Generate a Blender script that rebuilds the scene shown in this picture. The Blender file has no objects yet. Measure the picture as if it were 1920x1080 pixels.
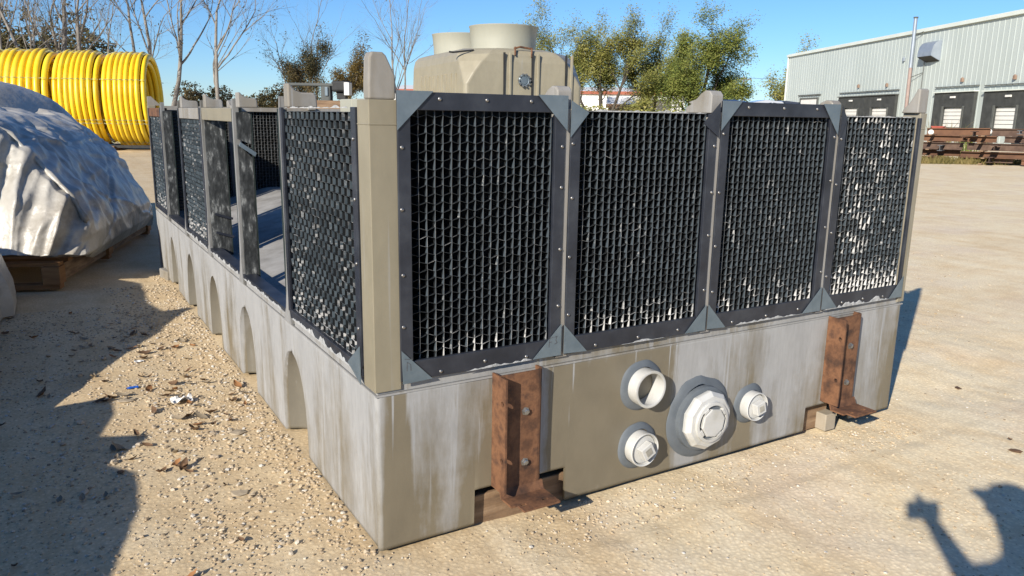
import bpy, math, random
from mathutils import Vector, Matrix, noise

random.seed(11)
R = math.radians
scene = bpy.context.scene
col = scene.collection

# ------------------------------------------------------------------ camera
CAM = Vector((-.8985, -2.3861, 1.5321))
YAW, PITCH, ROLL, FPX = .541, .2181, .0158, 1454.88
FW = Vector((math.sin(YAW)*math.cos(PITCH), math.cos(YAW)*math.cos(PITCH), -math.sin(PITCH)))
R0 = Vector((math.cos(YAW), -math.sin(YAW), 0)); U0 = R0.cross(FW)
RT = R0*math.cos(ROLL) + U0*math.sin(ROLL)
UP = -R0*math.sin(ROLL) + U0*math.cos(ROLL)
cd = bpy.data.cameras.new('camera'); cam = bpy.data.objects.new('camera', cd); col.objects.link(cam)
M = Matrix((RT, UP, -FW)).transposed().to_4x4(); M.translation = CAM
cam.matrix_world = M
cd.sensor_width = 36; cd.lens = FPX/1920*36; cd.clip_start = .03; cd.clip_end = 3000
scene.camera = cam

# ------------------------------------------------------------------ light
SUN_TO = Vector((-.793, -.445, .416)).normalized()
ELEV = math.asin(SUN_TO.z); AZ = math.atan2(SUN_TO.x, SUN_TO.y)
world = bpy.data.worlds.new('World'); scene.world = world; world.use_nodes = True
wn = world.node_tree; wn.nodes.clear()
sky = wn.nodes.new('ShaderNodeTexSky'); sky.sky_type = 'NISHITA'; sky.sun_disc = False
sky.sun_elevation = ELEV; sky.sun_rotation = AZ % (2*math.pi)
sky.air_density = 1.0; sky.dust_density = 0; sky.ozone_density = 9; sky.altitude = 200
bg = wn.nodes.new('ShaderNodeBackground'); bg.inputs[1].default_value = .095
wo = wn.nodes.new('ShaderNodeOutputWorld')
wn.links.new(sky.outputs[0], bg.inputs[0]); wn.links.new(bg.outputs[0], wo.inputs[0])
sd = bpy.data.lights.new('sun', 'SUN'); sd.energy = 5.0; sd.angle = R(.55); sd.color = (1, .93, .82)
sun = bpy.data.objects.new('sun', sd); col.objects.link(sun)
sun.rotation_euler = (-SUN_TO).to_track_quat('-Z', 'Y').to_euler(); sun.location = (-20, -12, 20)
vs = scene.view_settings
vs.view_transform = 'Standard'; vs.look = 'None'; vs.exposure = .55; vs.gamma = 1; vs.use_curve_mapping = False

# ------------------------------------------------------------------ helpers
def ray(u, v):
    return FW + RT*((u-960)/FPX) - UP*((v-540)/FPX)
def G(u, v, z=0):
    d = ray(u, v); return CAM + d*((z-CAM.z)/d.z)
def D(u, v, dist):
    d = ray(u, v); return CAM + d*(dist/math.hypot(d.x, d.y))
def ground_at(u, dist):
    p = D(u, 300, dist); return Vector((p.x, p.y, 0))

class MB:
    def __init__(s): s.v = []; s.f = []; s.m = []; s.cur = 0
    def add(s, vs, fs):
        b = len(s.v); s.v += [tuple(v) for v in vs]
        s.f += [tuple(b+i for i in f) for f in fs]; s.m += [s.cur]*len(fs)
    def box(s, lo, hi):
        x0, y0, z0 = lo; x1, y1, z1 = hi
        s.add([(x0,y0,z0),(x1,y0,z0),(x1,y1,z0),(x0,y1,z0),(x0,y0,z1),(x1,y0,z1),(x1,y1,z1),(x0,y1,z1)],
              [(0,3,2,1),(4,5,6,7),(0,1,5,4),(1,2,6,5),(2,3,7,6),(3,0,4,7)])
    def obox(s, c, ax, ay, az):          # centre and three half axes
        c = Vector(c); ax = Vector(ax); ay = Vector(ay); az = Vector(az)
        s.add([c-ax-ay-az, c+ax-ay-az, c+ax+ay-az, c-ax+ay-az, c-ax-ay+az, c+ax-ay+az, c+ax+ay+az, c-ax+ay+az],
              [(0,3,2,1),(4,5,6,7),(0,1,5,4),(1,2,6,5),(2,3,7,6),(3,0,4,7)])
    def prism(s, poly, off):             # planar polygon (3-D points) extruded by off
        n = len(poly); a = [Vector(p) for p in poly]; o = Vector(off)
        s.add(a+[p+o for p in a], [tuple(range(n))[::-1], tuple(range(n, 2*n))] +
              [(i, (i+1) % n, n+(i+1) % n, n+i) for i in range(n)])
    def tube(s, pts, rad, n=8, cap=True):
        pts = [Vector(p) for p in pts]; k = len(pts)
        if not hasattr(rad, '__len__'): rad = [rad]*k
        b = len(s.v); ref = None
        for i, p in enumerate(pts):
            t = (pts[min(i+1, k-1)]-pts[max(i-1, 0)])
            t = t.normalized() if t.length > 1e-9 else Vector((0, 0, 1))
            if ref is None:
                ref = t.orthogonal().normalized()
            ref = (ref - t*ref.dot(t)); ref = ref.normalized() if ref.length > 1e-6 else t.orthogonal().normalized()
            bi = t.cross(ref)
            for j in range(n):
                a = 2*math.pi*j/n
                s.v.append(tuple(p + (ref*math.cos(a)+bi*math.sin(a))*rad[i]))
        for i in range(k-1):
            for j in range(n):
                s.f.append((b+i*n+j, b+i*n+(j+1) % n, b+(i+1)*n+(j+1) % n, b+(i+1)*n+j)); s.m.append(s.cur)
        if cap:
            s.f.append(tuple(b+j for j in range(n))[::-1]); s.m.append(s.cur)
            s.f.append(tuple(b+(k-1)*n+j for j in range(n))); s.m.append(s.cur)
    def lathe(s, c, axis, prof, n=32, ph=0, close0=False, close1=False):   # prof: (r, h) along axis from c
        c = Vector(c); ax = Vector(axis).normalized(); a = ax.orthogonal().normalized(); b2 = ax.cross(a)
        b = len(s.v)
        for r, h in prof:
            for j in range(n):
                t = 2*math.pi*j/n+ph
                s.v.append(tuple(c+ax*h+(a*math.cos(t)+b2*math.sin(t))*r))
        for i in range(len(prof)-1):
            for j in range(n):
                s.f.append((b+i*n+j, b+i*n+(j+1) % n, b+(i+1)*n+(j+1) % n, b+(i+1)*n+j)); s.m.append(s.cur)
        if close0: s.f.append(tuple(b+j for j in range(n))[::-1]); s.m.append(s.cur)
        if close1: s.f.append(tuple(b+(len(prof)-1)*n+j for j in range(n))); s.m.append(s.cur)
    def mesh(s, name, mats, smooth=False, org=(0, 0, 0)):
        me = bpy.data.meshes.new(name)
        ox, oy, oz = org
        me.from_pydata([(x-ox, y-oy, z-oz) for x, y, z in s.v], [], s.f)
        for m in (mats if isinstance(mats, (list, tuple)) else [mats]): me.materials.append(m)
        if any(s.m): me.polygons.foreach_set('material_index', s.m)
        if smooth: me.polygons.foreach_set('use_smooth', [True]*len(s.f))
        me.update(); return me
    def build(s, name, mats, parent=None, smooth=False, origin=None, bevel=0, label=None):
        if origin is None:
            xs, ys, zs = zip(*s.v)
            origin = ((min(xs)+max(xs))/2, (min(ys)+max(ys))/2, min(zs))
        me = s.mesh(name, mats, smooth, origin)
        o = bpy.data.objects.new(name, me); col.objects.link(o)
        place(o, origin, parent)
        if bevel:
            b = o.modifiers.new('bevel', 'BEVEL'); b.width = bevel; b.segments = 2; b.limit_method = 'ANGLE'; b.angle_limit = R(40)
        if smooth == 'auto':
            me.set_sharp_from_angle(angle=R(38))
        if label: o['label'] = label
        return o

WPOS = {}
def place(o, wloc, parent=None):
    w = Vector(wloc); WPOS[o.name] = w
    if parent is not None:
        o.parent = parent; o.location = w - WPOS[parent.name]
    else: o.location = w
def empty(name, loc):
    o = bpy.data.objects.new(name, None); o.empty_display_size = .2; col.objects.link(o); place(o, loc); return o
def inst(name, me, parent, wloc, rot=None, scale=None):
    o = bpy.data.objects.new(name, me); col.objects.link(o); place(o, wloc, parent)
    if rot: o.rotation_euler = rot
    if scale: o.scale = scale
    return o
def tag(o, label, cat, group=None):
    o['label'] = label; o['category'] = cat
    if group: o['group'] = group
    return o
def thing(name, loc, label, cat, group=None): return tag(empty(name, loc), label, cat, group)
def struct(o): o['kind'] = 'structure'; return o
def stuff(o): o['kind'] = 'stuff'; return o

# ------------------------------------------------------------------ materials
def new_mat(name):
    m = bpy.data.materials.new(name); m.use_nodes = True
    nt = m.node_tree; b = nt.nodes['Principled BSDF']; return m, nt, b
def N(nt, t, **k):
    n = nt.nodes.new(t)
    for a, v in k.items():
        if a in ('op', 'operation'): n.operation = v
        else: setattr(n, a, v)
    return n
def ramp(nt, fac, stops, interp='LINEAR'):
    r = N(nt, 'ShaderNodeValToRGB'); e = r.color_ramp.elements; r.color_ramp.interpolation = interp
    while len(e) > 1: e.remove(e[-1])
    e[0].position = stops[0][0]; e[0].color = (*c3(stops[0][1]), 1)
    for p, c in stops[1:]:
        x = e.new(p); x.color = (*c3(c), 1)
    nt.links.new(fac, r.inputs[0]); return r.outputs[0]
def c3(c): return (c, c, c) if not hasattr(c, '__len__') else c
def pos(nt, scale=(1, 1, 1), obj=False):
    if obj:
        src = N(nt, 'ShaderNodeTexCoord').outputs['Object']
    else: src = N(nt, 'ShaderNodeNewGeometry').outputs['Position']
    mp = N(nt, 'ShaderNodeMapping'); mp.inputs['Scale'].default_value = scale
    nt.links.new(src, mp.inputs[0]); return mp.outputs[0]
def noi(nt, vec, scale, detail=4, rough=.55, dist=0):
    n = N(nt, 'ShaderNodeTexNoise'); n.inputs['Scale'].default_value = scale; n.inputs['Detail'].default_value = detail
    n.inputs['Roughness'].default_value = rough; n.inputs['Distortion'].default_value = dist
    nt.links.new(vec, n.inputs['Vector']); return n.outputs['Fac']
def mth(nt, op, a, b=None, clamp=False):
    n = N(nt, 'ShaderNodeMath', operation=op); n.use_clamp = clamp
    for i, x in enumerate((a, b)):
        if x is None: continue
        if isinstance(x, (int, float)): n.inputs[i].default_value = x
        else: nt.links.new(x, n.inputs[i])
    return n.outputs[0]
def mix(nt, f, a, b):
    n = N(nt, 'ShaderNodeMix', data_type='RGBA')
    for i, x in ((0, f), (6, a), (7, b)):
        if isinstance(x, (int, float)): n.inputs[i].default_value = x
        elif isinstance(x, tuple): n.inputs[i].default_value = (*x, 1)
        else: nt.links.new(x, n.inputs[i])
    return n.outputs[2]
def bump(nt, b, h, strength=.3, dist=.01):
    n = N(nt, 'ShaderNodeBump'); n.inputs['Strength'].default_value = strength; n.inputs['Distance'].default_value = dist
    nt.links.new(h, n.inputs['Height']); nt.links.new(n.outputs[0], b.inputs['Normal'])
def simple(name, stops, scale=6, rough=.7, bmp=0, bscale=60, metal=0, vscale=(1, 1, 1), obj=False, detail=5, spec=.5, bdist=.004, rnd=0):
    m, nt, b = new_mat(name)
    p = pos(nt, vscale, obj); f = noi(nt, p, scale, detail, .6)
    c = ramp(nt, f, [(.3+.4*i/max(1, len(stops)-1), s) for i, s in enumerate(stops)])
    if rnd:
        oi = N(nt, 'ShaderNodeObjectInfo').outputs['Random']
        hsv = N(nt, 'ShaderNodeHueSaturation'); nt.links.new(c, hsv.inputs['Color'])
        nt.links.new(mth(nt, 'ADD', mth(nt, 'MULTIPLY', oi, rnd), 1-rnd/2), hsv.inputs['Value']); c = hsv.outputs[0]
    nt.links.new(c, b.inputs['Base Color'])
    b.inputs['Roughness'].default_value = rough; b.inputs['Metallic'].default_value = metal
    b.inputs['Specular IOR Level'].default_value = spec
    if bmp: bump(nt, b, noi(nt, pos(nt, (1, 1, 1), obj), bscale, 4), bmp, bdist)
    return m

def tower_mat(name, xstops, amount=1.0, base=(.174, .149, .104)):
    """tan fibreglass with whitish mineral streaks; xstops says where along the front the deposits sit"""
    m, nt, b = new_mat(name)
    p = pos(nt); sx = N(nt, 'ShaderNodeSeparateXYZ'); nt.links.new(p, sx.inputs[0])
    streak = noi(nt, pos(nt, (2.6, 2.6, .34)), 2.2, 3, .5, .5)
    midn = noi(nt, pos(nt, (9, 9, 1.3)), 2.0, 6, .6, .3)
    fine = noi(nt, pos(nt, (26, 26, 5)), 2.0, 6, .65)
    blot = noi(nt, p, 9, 6, .65)
    jag = mth(nt, 'MULTIPLY', mth(nt, 'SUBTRACT', noi(nt, pos(nt, (14, 14, 3)), 1.6, 6, .7), .5), .035)
    xf = ramp(nt, mth(nt, 'ADD', mth(nt, 'DIVIDE', sx.outputs[0], 3.0), mth(nt, 'MULTIPLY', jag, mth(nt, 'MULTIPLY', sx.outputs[0], 1.5, True))), xstops)
    low = ramp(nt, sx.outputs[2], [(0, .0), (.3, .05), (.58, .13), (.6, .06)])
    s = mth(nt, 'ADD', mth(nt, 'MULTIPLY', streak, .66), mth(nt, 'ADD', mth(nt, 'MULTIPLY', midn, .15), mth(nt, 'ADD', mth(nt, 'MULTIPLY', blot, .18), mth(nt, 'MULTIPLY', fine, .12))))
    a = mth(nt, 'ADD', s, mth(nt, 'SUBTRACT', mth(nt, 'MULTIPLY', xf, .42), .27))
    a = mth(nt, 'ADD', a, low)
    drip = noi(nt, pos(nt, (27, 27, .7)), 1.0, 3, .55, 1.2); a = mth(nt, 'ADD', a, mth(nt, 'MULTIPLY', mth(nt, 'SUBTRACT', drip, .60, True), mth(nt, 'MULTIPLY', ramp(nt, sx.outputs[2], [(.05, 0), (.5, 1)]), 2.2)))
    a = ramp(nt, a, [(.50, 0), (.57, .42), (.70, 1)])
    a = mth(nt, 'MULTIPLY', a, amount)
    tan = mix(nt, blot, tuple(c*.92 for c in base), tuple(c*1.06 for c in base))
    scale = mix(nt, fine, (.25, .246, .234), (.37, .37, .366))
    c = mix(nt, a, tan, scale)
    grime = ramp(nt, noi(nt, pos(nt, (3, 3, 1.6)), 2.4, 4, .6), [(.3, .82), (.6, 1)])
    c2 = N(nt, 'ShaderNodeMix', data_type='RGBA', blend_type='MULTIPLY'); c2.inputs[0].default_value = .8
    nt.links.new(c, c2.inputs[6]); nt.links.new(grime, c2.inputs[7])
    nt.links.new(c2.outputs[2], b.inputs['Base Color'])
    nt.links.new(ramp(nt, a, [(0, .42), (1, .85)]), b.inputs['Roughness'])
    bump(nt, b, mth(nt, 'ADD', mth(nt, 'MULTIPLY', fine, .5), blot), .25, .003)
    return m

XS = [(0, .72), (.005, .72), (.010, .22), (.037, .18), (.044, .60), (.075, .46), (.10, .34), (.125, .2), (.15, .28), (.155, .36), (.19, .42), (.205, .34), (.218, .80), (.228, .76), (.240, .22),
      (.42, .10), (.45, .40), (.47, .80), (.55, .62), (.62, .68), (.70, .74), (.78, .5), (.84, .62), (.93, .62), (1, .4)]
M_BASIN = tower_mat('stained_tan_fibreglass', XS)
M_ARCH = tower_mat('recess_fibreglass', [(0, .3), (1, .3)], .55, (.160, .146, .116))  # fewer pale streaks than the wall, so darker inside the arches
M_POST = tower_mat('clean_tan_fibreglass', [(0, .12), (.5, .3), (1, .5)], .35, (.245, .215, .150))
M_RIM = tower_mat('rim_fibreglass', [(0, .85), (.1, .75), (.3, .6), (1, .8)], .9)
M_LUG = tower_mat('weathered_lug_fibreglass', [(0, .5), (1, .6)], .6, (.24, .215, .175))
M_RIBL = tower_mat('grey_rib_fibreglass', [(0, .6), (1, .6)], .7, (.135, .13, .115))
M_DECK = simple('grey_scaled_deck', [(.17, .16, .145), (.26, .25, .23), (.34, .33, .31)], 5, .8, .3, 40)
M_FRAME = simple('dark_frame_plastic', [(.012, .014, .020), (.022, .025, .034), (.04, .045, .055)], 7, .42, .1, 120)
M_PLATE = simple('galvanised_plate', [(.11, .145, .17), (.17, .21, .235)], 12, .45, .05, 200, .35)
M_SCREW = simple('screw_steel', [(.22, .21, .20), (.36, .35, .33)], 40, .35, 0, 1, .8)
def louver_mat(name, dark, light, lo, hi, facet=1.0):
    """near black glossy plastic; single facets pale, as crust and as painted glints, more of them low down and towards the far right panel"""
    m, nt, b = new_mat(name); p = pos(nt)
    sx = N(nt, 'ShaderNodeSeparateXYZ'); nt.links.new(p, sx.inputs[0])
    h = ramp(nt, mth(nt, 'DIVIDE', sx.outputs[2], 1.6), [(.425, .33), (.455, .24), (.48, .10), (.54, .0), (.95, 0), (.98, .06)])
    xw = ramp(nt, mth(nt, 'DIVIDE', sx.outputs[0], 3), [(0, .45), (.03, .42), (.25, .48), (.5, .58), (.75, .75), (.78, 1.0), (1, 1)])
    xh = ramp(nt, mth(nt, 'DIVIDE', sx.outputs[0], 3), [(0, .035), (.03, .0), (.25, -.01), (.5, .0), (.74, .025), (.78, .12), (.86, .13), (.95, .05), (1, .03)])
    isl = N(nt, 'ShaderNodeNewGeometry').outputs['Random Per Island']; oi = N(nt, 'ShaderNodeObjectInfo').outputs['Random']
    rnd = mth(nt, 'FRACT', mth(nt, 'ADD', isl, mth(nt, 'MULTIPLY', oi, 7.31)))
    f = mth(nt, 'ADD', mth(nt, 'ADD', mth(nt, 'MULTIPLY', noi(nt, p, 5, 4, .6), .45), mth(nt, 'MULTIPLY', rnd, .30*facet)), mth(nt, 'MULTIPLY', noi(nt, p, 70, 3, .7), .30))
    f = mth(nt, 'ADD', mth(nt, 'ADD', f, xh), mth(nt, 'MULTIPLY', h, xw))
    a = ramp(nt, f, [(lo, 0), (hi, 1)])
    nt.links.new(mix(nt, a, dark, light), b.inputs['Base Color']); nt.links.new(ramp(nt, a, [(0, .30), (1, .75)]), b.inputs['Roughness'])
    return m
M_LEDGE = louver_mat('louver_lit_scaled_edge', (.060, .076, .090), (.54, .535, .52), .68, .80)  # scaled edge that also paints the sunlit facets of the front fins
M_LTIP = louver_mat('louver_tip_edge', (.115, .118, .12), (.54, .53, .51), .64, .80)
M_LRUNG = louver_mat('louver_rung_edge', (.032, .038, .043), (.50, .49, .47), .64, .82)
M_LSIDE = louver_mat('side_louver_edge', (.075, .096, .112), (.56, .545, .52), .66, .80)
M_JAMB = simple('dark_green_jamb', [(.006, .012, .009), (.02, .03, .026)], 12, .6)
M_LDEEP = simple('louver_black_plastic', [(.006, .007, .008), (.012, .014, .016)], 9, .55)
M_RUST = simple('rusty_steel', [(.040, .020, .012), (.095, .042, .020), (.17, .078, .036), (.075, .035, .02)], 13, .82, .5, 90, bdist=.002)
M_SEAL = simple('grey_sealant', [(.075, .088, .10), (.115, .13, .145)], 8, .7, .2, 60)
M_PVC = simple('white_pvc', [(.38, .37, .33), (.47, .465, .44), (.51, .51, .49)], 9, .42, .05, 80)
M_PVCD = simple('dirty_pvc_inside', [(.20, .19, .16), (.42, .40, .34)], 14, .7)
M_WOOD = simple('weathered_timber', [(.10, .06, .035), (.20, .125, .07), (.28, .19, .115)], 5, .85, .4, 50, vscale=(1, 1, 6))
M_WOODO = simple('orange_pallet_wood', [(.19, .085, .028), (.30, .15, .055)], 5, .85, .4, 50, vscale=(1, 1, 6))
M_HOUSE = tower_mat('housing_fibreglass', [(0, .15), (1, .15)], .3, (.305, .27, .19))
M_CYL = simple('pale_fan_cylinder', [(.31, .305, .245), (.345, .34, .275)], 3, .5, .1, 60, vscale=(1, 1, .4))
M_DARK = simple('dark_slot', [(.012, .012, .012), (.03, .03, .03)], 8, .7)
M_YEL = simple('yellow_pipe_plastic', [(.74, .47, .012), (.80, .55, .02), (.82, .60, .05)], 1.2, .36, 0)
M_STRAP = simple('grey_strap', [(.25, .26, .15), (.35, .36, .2)], 5, .6)
M_BARK = simple('grey_bark', [(.10, .088, .075), (.20, .18, .155), (.32, .295, .26)], 3, .9, .5, 12, vscale=(1, 1, .3), bdist=.03)
M_BARKD = simple('dark_bark', [(.04, .032, .025), (.09, .075, .055)], 3, .9)
def leaf_mat(name, cols, scale=.5, tr=.42):
    m, nt, b = new_mat(name)
    g = N(nt, 'ShaderNodeNewGeometry')
    f = mth(nt, 'ADD', mth(nt, 'MULTIPLY', noi(nt, g.outputs['Position'], scale, 3), .75), mth(nt, 'MULTIPLY', g.outputs['Random Per Island'], .35))
    c = ramp(nt, f, [(.3+.5*i/(len(cols)-1), k) for i, k in enumerate(cols)])
    nt.links.new(c, b.inputs['Base Color']); b.inputs['Roughness'].default_value = .75
    t = N(nt, 'ShaderNodeBsdfTranslucent'); nt.links.new(c, t.inputs[0])
    mx = N(nt, 'ShaderNodeMixShader'); mx.inputs[0].default_value = tr
    nt.links.new(b.outputs[0], mx.inputs[1]); nt.links.new(t.outputs[0], mx.inputs[2])
    nt.links.new(mx.outputs[0], nt.nodes['Material Output'].inputs[0])
    return m
M_LFG = leaf_mat('yellow_green_leaves', [(.11, .135, .035), (.21, .22, .05), (.33, .315, .08), (.43, .38, .13)])
M_LFG2 = leaf_mat('green_leaves', [(.08, .115, .03), (.16, .20, .04), (.26, .285, .06), (.36, .34, .10)])
M_LFO = leaf_mat('olive_brown_leaves', [(.05, .06, .024), (.10, .095, .038), (.18, .14, .06), (.24, .17, .08)])
M_LFB = leaf_mat('autumn_leaves', [(.06, .06, .022), (.13, .10, .03), (.21, .135, .04), (.26, .20, .06)])
M_TARP = None
def make_tarp():
    m, nt, b = new_mat('grey_white_tarpaulin'); p = pos(nt)
    n1 = noi(nt, p, 2.2, 5, .6); n2 = noi(nt, p, 14, 5, .65)
    c = ramp(nt, mth(nt, 'ADD', mth(nt, 'MULTIPLY', n1, .7), mth(nt, 'MULTIPLY', n2, .3)), [(.3, (.29, .265, .22)), (.5, (.40, .375, .325)), (.7, (.49, .465, .41))])
    dirt = ramp(nt, noi(nt, pos(nt, (1, 1, 1.6)), 1.6, 7, .68), [(.52, 0), (.66, .65)])
    c = mix(nt, dirt, c, (.20, .17, .13))
    nt.links.new(c, b.inputs['Base Color']); b.inputs['Roughness'].default_value = .38
    bump(nt, b, mth(nt, 'ADD', noi(nt, p, 9, 3), mth(nt, 'MULTIPLY', noi(nt, pos(nt, (1, 1, 1)), 420, 2), .04)), .35, .03)
    return m
M_TARP = make_tarp()

def ground_mat():
    m, nt, b = new_mat('sandy_gravel'); p = pos(nt)
    big = noi(nt, p, .45, 4, .6); mid = noi(nt, p, 3.1, 5, .6); fine = noi(nt, p, 60, 6, .75); peb = N(nt, 'ShaderNodeTexVoronoi')
    peb.inputs['Scale'].default_value = 55; nt.links.new(p, peb.inputs['Vector'])
    track = noi(nt, pos(nt, (2.6, .30, 1)), 1.3, 6, .65, .4)
    f = mth(nt, 'ADD', mth(nt, 'ADD', mth(nt, 'MULTIPLY', big, .22), mth(nt, 'MULTIPLY', mid, .3)), mth(nt, 'ADD', mth(nt, 'MULTIPLY', fine, .28), mth(nt, 'MULTIPLY', track, .28)))
    c = ramp(nt, f, [(.38, (.42, .305, .175)), (.48, (.58, .44, .265)), (.57, (.65, .52, .335)), (.70, (.70, .60, .43))])
    pc = ramp(nt, mth(nt, 'ADD', peb.outputs['Distance'], mth(nt, 'MULTIPLY', fine, .3)), [(.2, (1.12, 1.1, 1.05)), (.7, (.78, .75, .70))])
    x = N(nt, 'ShaderNodeMix', data_type='RGBA', blend_type='MULTIPLY'); x.inputs[0].default_value = .7
    sx = N(nt, 'ShaderNodeSeparateXYZ'); nt.links.new(p, sx.inputs[0])
    gx = mth(nt, 'ADD', sx.outputs[0], mth(nt, 'MULTIPLY', sx.outputs[1], -.25)); gx = mth(nt, 'ADD', gx, mth(nt, 'MULTIPLY', mid, 1.2))
    pale = ramp(nt, mth(nt, 'DIVIDE', gx, 5), [(.12, 0), (.42, 1)])
    sand = ramp(nt, f, [(.38, (.58, .435, .26)), (.47, (.78, .63, .41)), (.57, (.84, .72, .505)), (.70, (.85, .77, .59))])
    orange = ramp(nt, noi(nt, pos(nt, (1, .6, 1)), 1.9, 6, .68), [(.50, 0), (.68, .55)])
    sand = mix(nt, orange, sand, (.66, .47, .255))
    pinkish = ramp(nt, noi(nt, p, .8, 5, .6), [(.5, 0), (.7, .5)]); sand = mix(nt, pinkish, sand, (.74, .62, .50))
    c = mix(nt, pale, c, sand)
    nt.links.new(c, x.inputs[6]); nt.links.new(pc, x.inputs[7])
    nt.links.new(x.outputs[2], b.inputs['Base Color']); b.inputs['Roughness'].default_value = .92
    b.inputs['Specular IOR Level'].default_value = .25
    h = mth(nt, 'ADD', mth(nt, 'MULTIPLY', mid, 1.2), mth(nt, 'SUBTRACT', mth(nt, 'MULTIPLY', fine, .55), mth(nt, 'MULTIPLY', peb.outputs['Distance'], .35)))
    bump(nt, b, h, .32, .014)
    return m
M_GROUND = ground_mat()
M_STONE = simple('pale_stone', [(.30, .23, .15), (.42, .34, .24), (.52, .46, .37)], 30, .9, .3, 150, rnd=.3)

# ------------------------------------------------------------------ ground
def gh(x, y):
    """ground height"""
    h = .020*(noise.noise(Vector((x*.5, y*.5, 3.1)))) + .010*noise.noise(Vector((x*2.1, y*2.1, 7))) + .004*noise.noise(Vector((x*9, y*9, 1)))
    h += .0025*noise.noise(Vector((x*28, y*28, 5)))
    r = math.hypot(x+.2, y+.2); h -= .018
    base = min(1, max(0, (r-10)/30)); h *= (1-base*.6)
    # the front edge of the basin hangs a little clear of the ground
    if -.35 < y < .5 and x > .25: h -= .02*min(1, (x-.25)/.4)*max(0, 1-abs(y)/.5)
    if -.3 < x < 3.3 and -.3 < y < 6.2: h = min(h, -.006)
    return h
def axis(lo, hi, st, far):
    a = []; x = lo
    while x < hi: a.append(x); x += st
    s = st
    while x < far: a.append(x); s *= 1.22; x += s
    a.append(far); x = lo; s = st; b = []
    while x > -far: s *= 1.22; x -= s; b.append(max(x, -far))
    return b[::-1]+a
xs = axis(-2.2, 5.4, .033, 900); ys = axis(-2.6, 6.5, .033, 900)
g = MB(); nx, ny = len(xs), len(ys)
g.v = [(x, y, gh(x, y)) for y in ys for x in xs]
g.f = [(j*nx+i, j*nx+i+1, (j+1)*nx+i+1, (j+1)*nx+i) for j in range(ny-1) for i in range(nx-1)]; g.m = [0]*len(g.f)
struct(g.build('ground', M_GROUND, smooth=True, origin=(0, 0, 0)))

# ------------------------------------------------------------------ cooling tower
XL, YL, ZS, ZT = 2.966, 5.868, .588, 1.552
XB = [.09, .757, 1.517, 2.277, 2.93]
YB = [.105 + .965*i for i in range(6)] + [5.80]
tower = thing('cooling_tower', (0, 0, 0), 'tan fibreglass cooling tower basin with black honeycomb louver panels standing on the gravel', 'cooling tower')

ATOP, AW = .452, .25
def arch_at(y, z):
    """grid columns bend to follow the rim of each arched recess: returns moved y, depth, inside?"""
    for n in range(1, 6):
        yc = .118+.965*n; t = (y-yc)/AW
        if abs(t) < 1:
            k = max(0., 1-(z/ATOP)**3.4) if z < ATOP else 0.
            hw = max(.0015, .186*k**.55)
            if abs(t) < .5: yy, q = yc+t/.5*hw, abs(t)/.5
            else: yy, q = yc+math.copysign(hw+(AW-hw)*(abs(t)-.5)/.5, t), 1
            d = (.115*k**.75+.012)*max(0, 1-q**2.8)**.6 if k > 0 and q < 1 else 0
            return yy, d, (k > 0 and abs(t) < .497)
    return y, 0, False
def notch(x):
    if .384 <= x <= .80: return .145
    if 2.262 <= x <= 2.62: return .125
    return 0
cols = []   # (x, y, nx, ny, zbottom, arch)
y = YL
n = 0
while y > .03: cols.append((0, y, 1, 0, 0, True)); y -= .009
for k in range(5):
    a = k/4*math.pi/2; cols.append((.016-.016*math.cos(a), .016-.016*math.sin(a), 0, 0, 0, False))
fx = sorted([.05+.045*i for i in range(65)]+[.3835, .3845, .7995, .8005, 2.2615, 2.2625, 2.6195, 2.6205])
for x in fx:
    if x < XL-.02: cols.append((x, 0, 0, 1, notch(x), False))
for k in range(5):
    a = k/4*math.pi/2; cols.append((XL-.016+.016*math.sin(a), .016-.016*math.cos(a), 0, 0, 0, False))
cols += [(XL, .1+.2*i, 0, 0, 0, False) for i in range(29)] + [(XL, YL, 0, 0, 0, False), (0, YL, 0, 0, 0, False)]
b = MB(); rows = 44
for (x, y, ax, ay, zb, arch) in cols:
    for r in range(rows):
        z = zb+(ZS-zb)*r/(rows-1)
        yv, dx, _ = arch_at(y, z) if arch else (y, 0, 0)
        # slight sag of the thin wall
        bow = .006*noise.noise(Vector((x*1.6, y*1.6, z*2)))
        taper = .010*(1-z/ZS)
        b.v.append((x+dx+(bow+taper*.6 if arch else 0), yv+(bow if ay else 0), z))
for i in range(len(cols)-1):
    if cols[i][4] != cols[i+1][4] and abs(cols[i][0]-cols[i+1][0]) < .002: pass
    for r in range(rows-1):
        b.f.append((i*rows+r, (i+1)*rows+r, (i+1)*rows+r+1, i*rows+r+1)); b.m.append(0)
# shelf closing the top of the shell and a bottom plate
for i in range(len(cols)-1):
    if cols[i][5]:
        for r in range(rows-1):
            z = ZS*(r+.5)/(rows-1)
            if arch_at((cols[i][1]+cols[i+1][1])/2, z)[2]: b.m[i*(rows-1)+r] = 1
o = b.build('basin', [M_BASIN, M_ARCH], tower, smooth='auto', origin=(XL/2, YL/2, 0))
sm = o.modifiers.new('wall', 'SOLIDIFY'); sm.thickness = .012; sm.offset = -1
b = MB(); b.box((.13, .14, .03), (XL-.03, YL-.03, .05)); b.build('basin_floor', M_DARK, tower)

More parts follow.
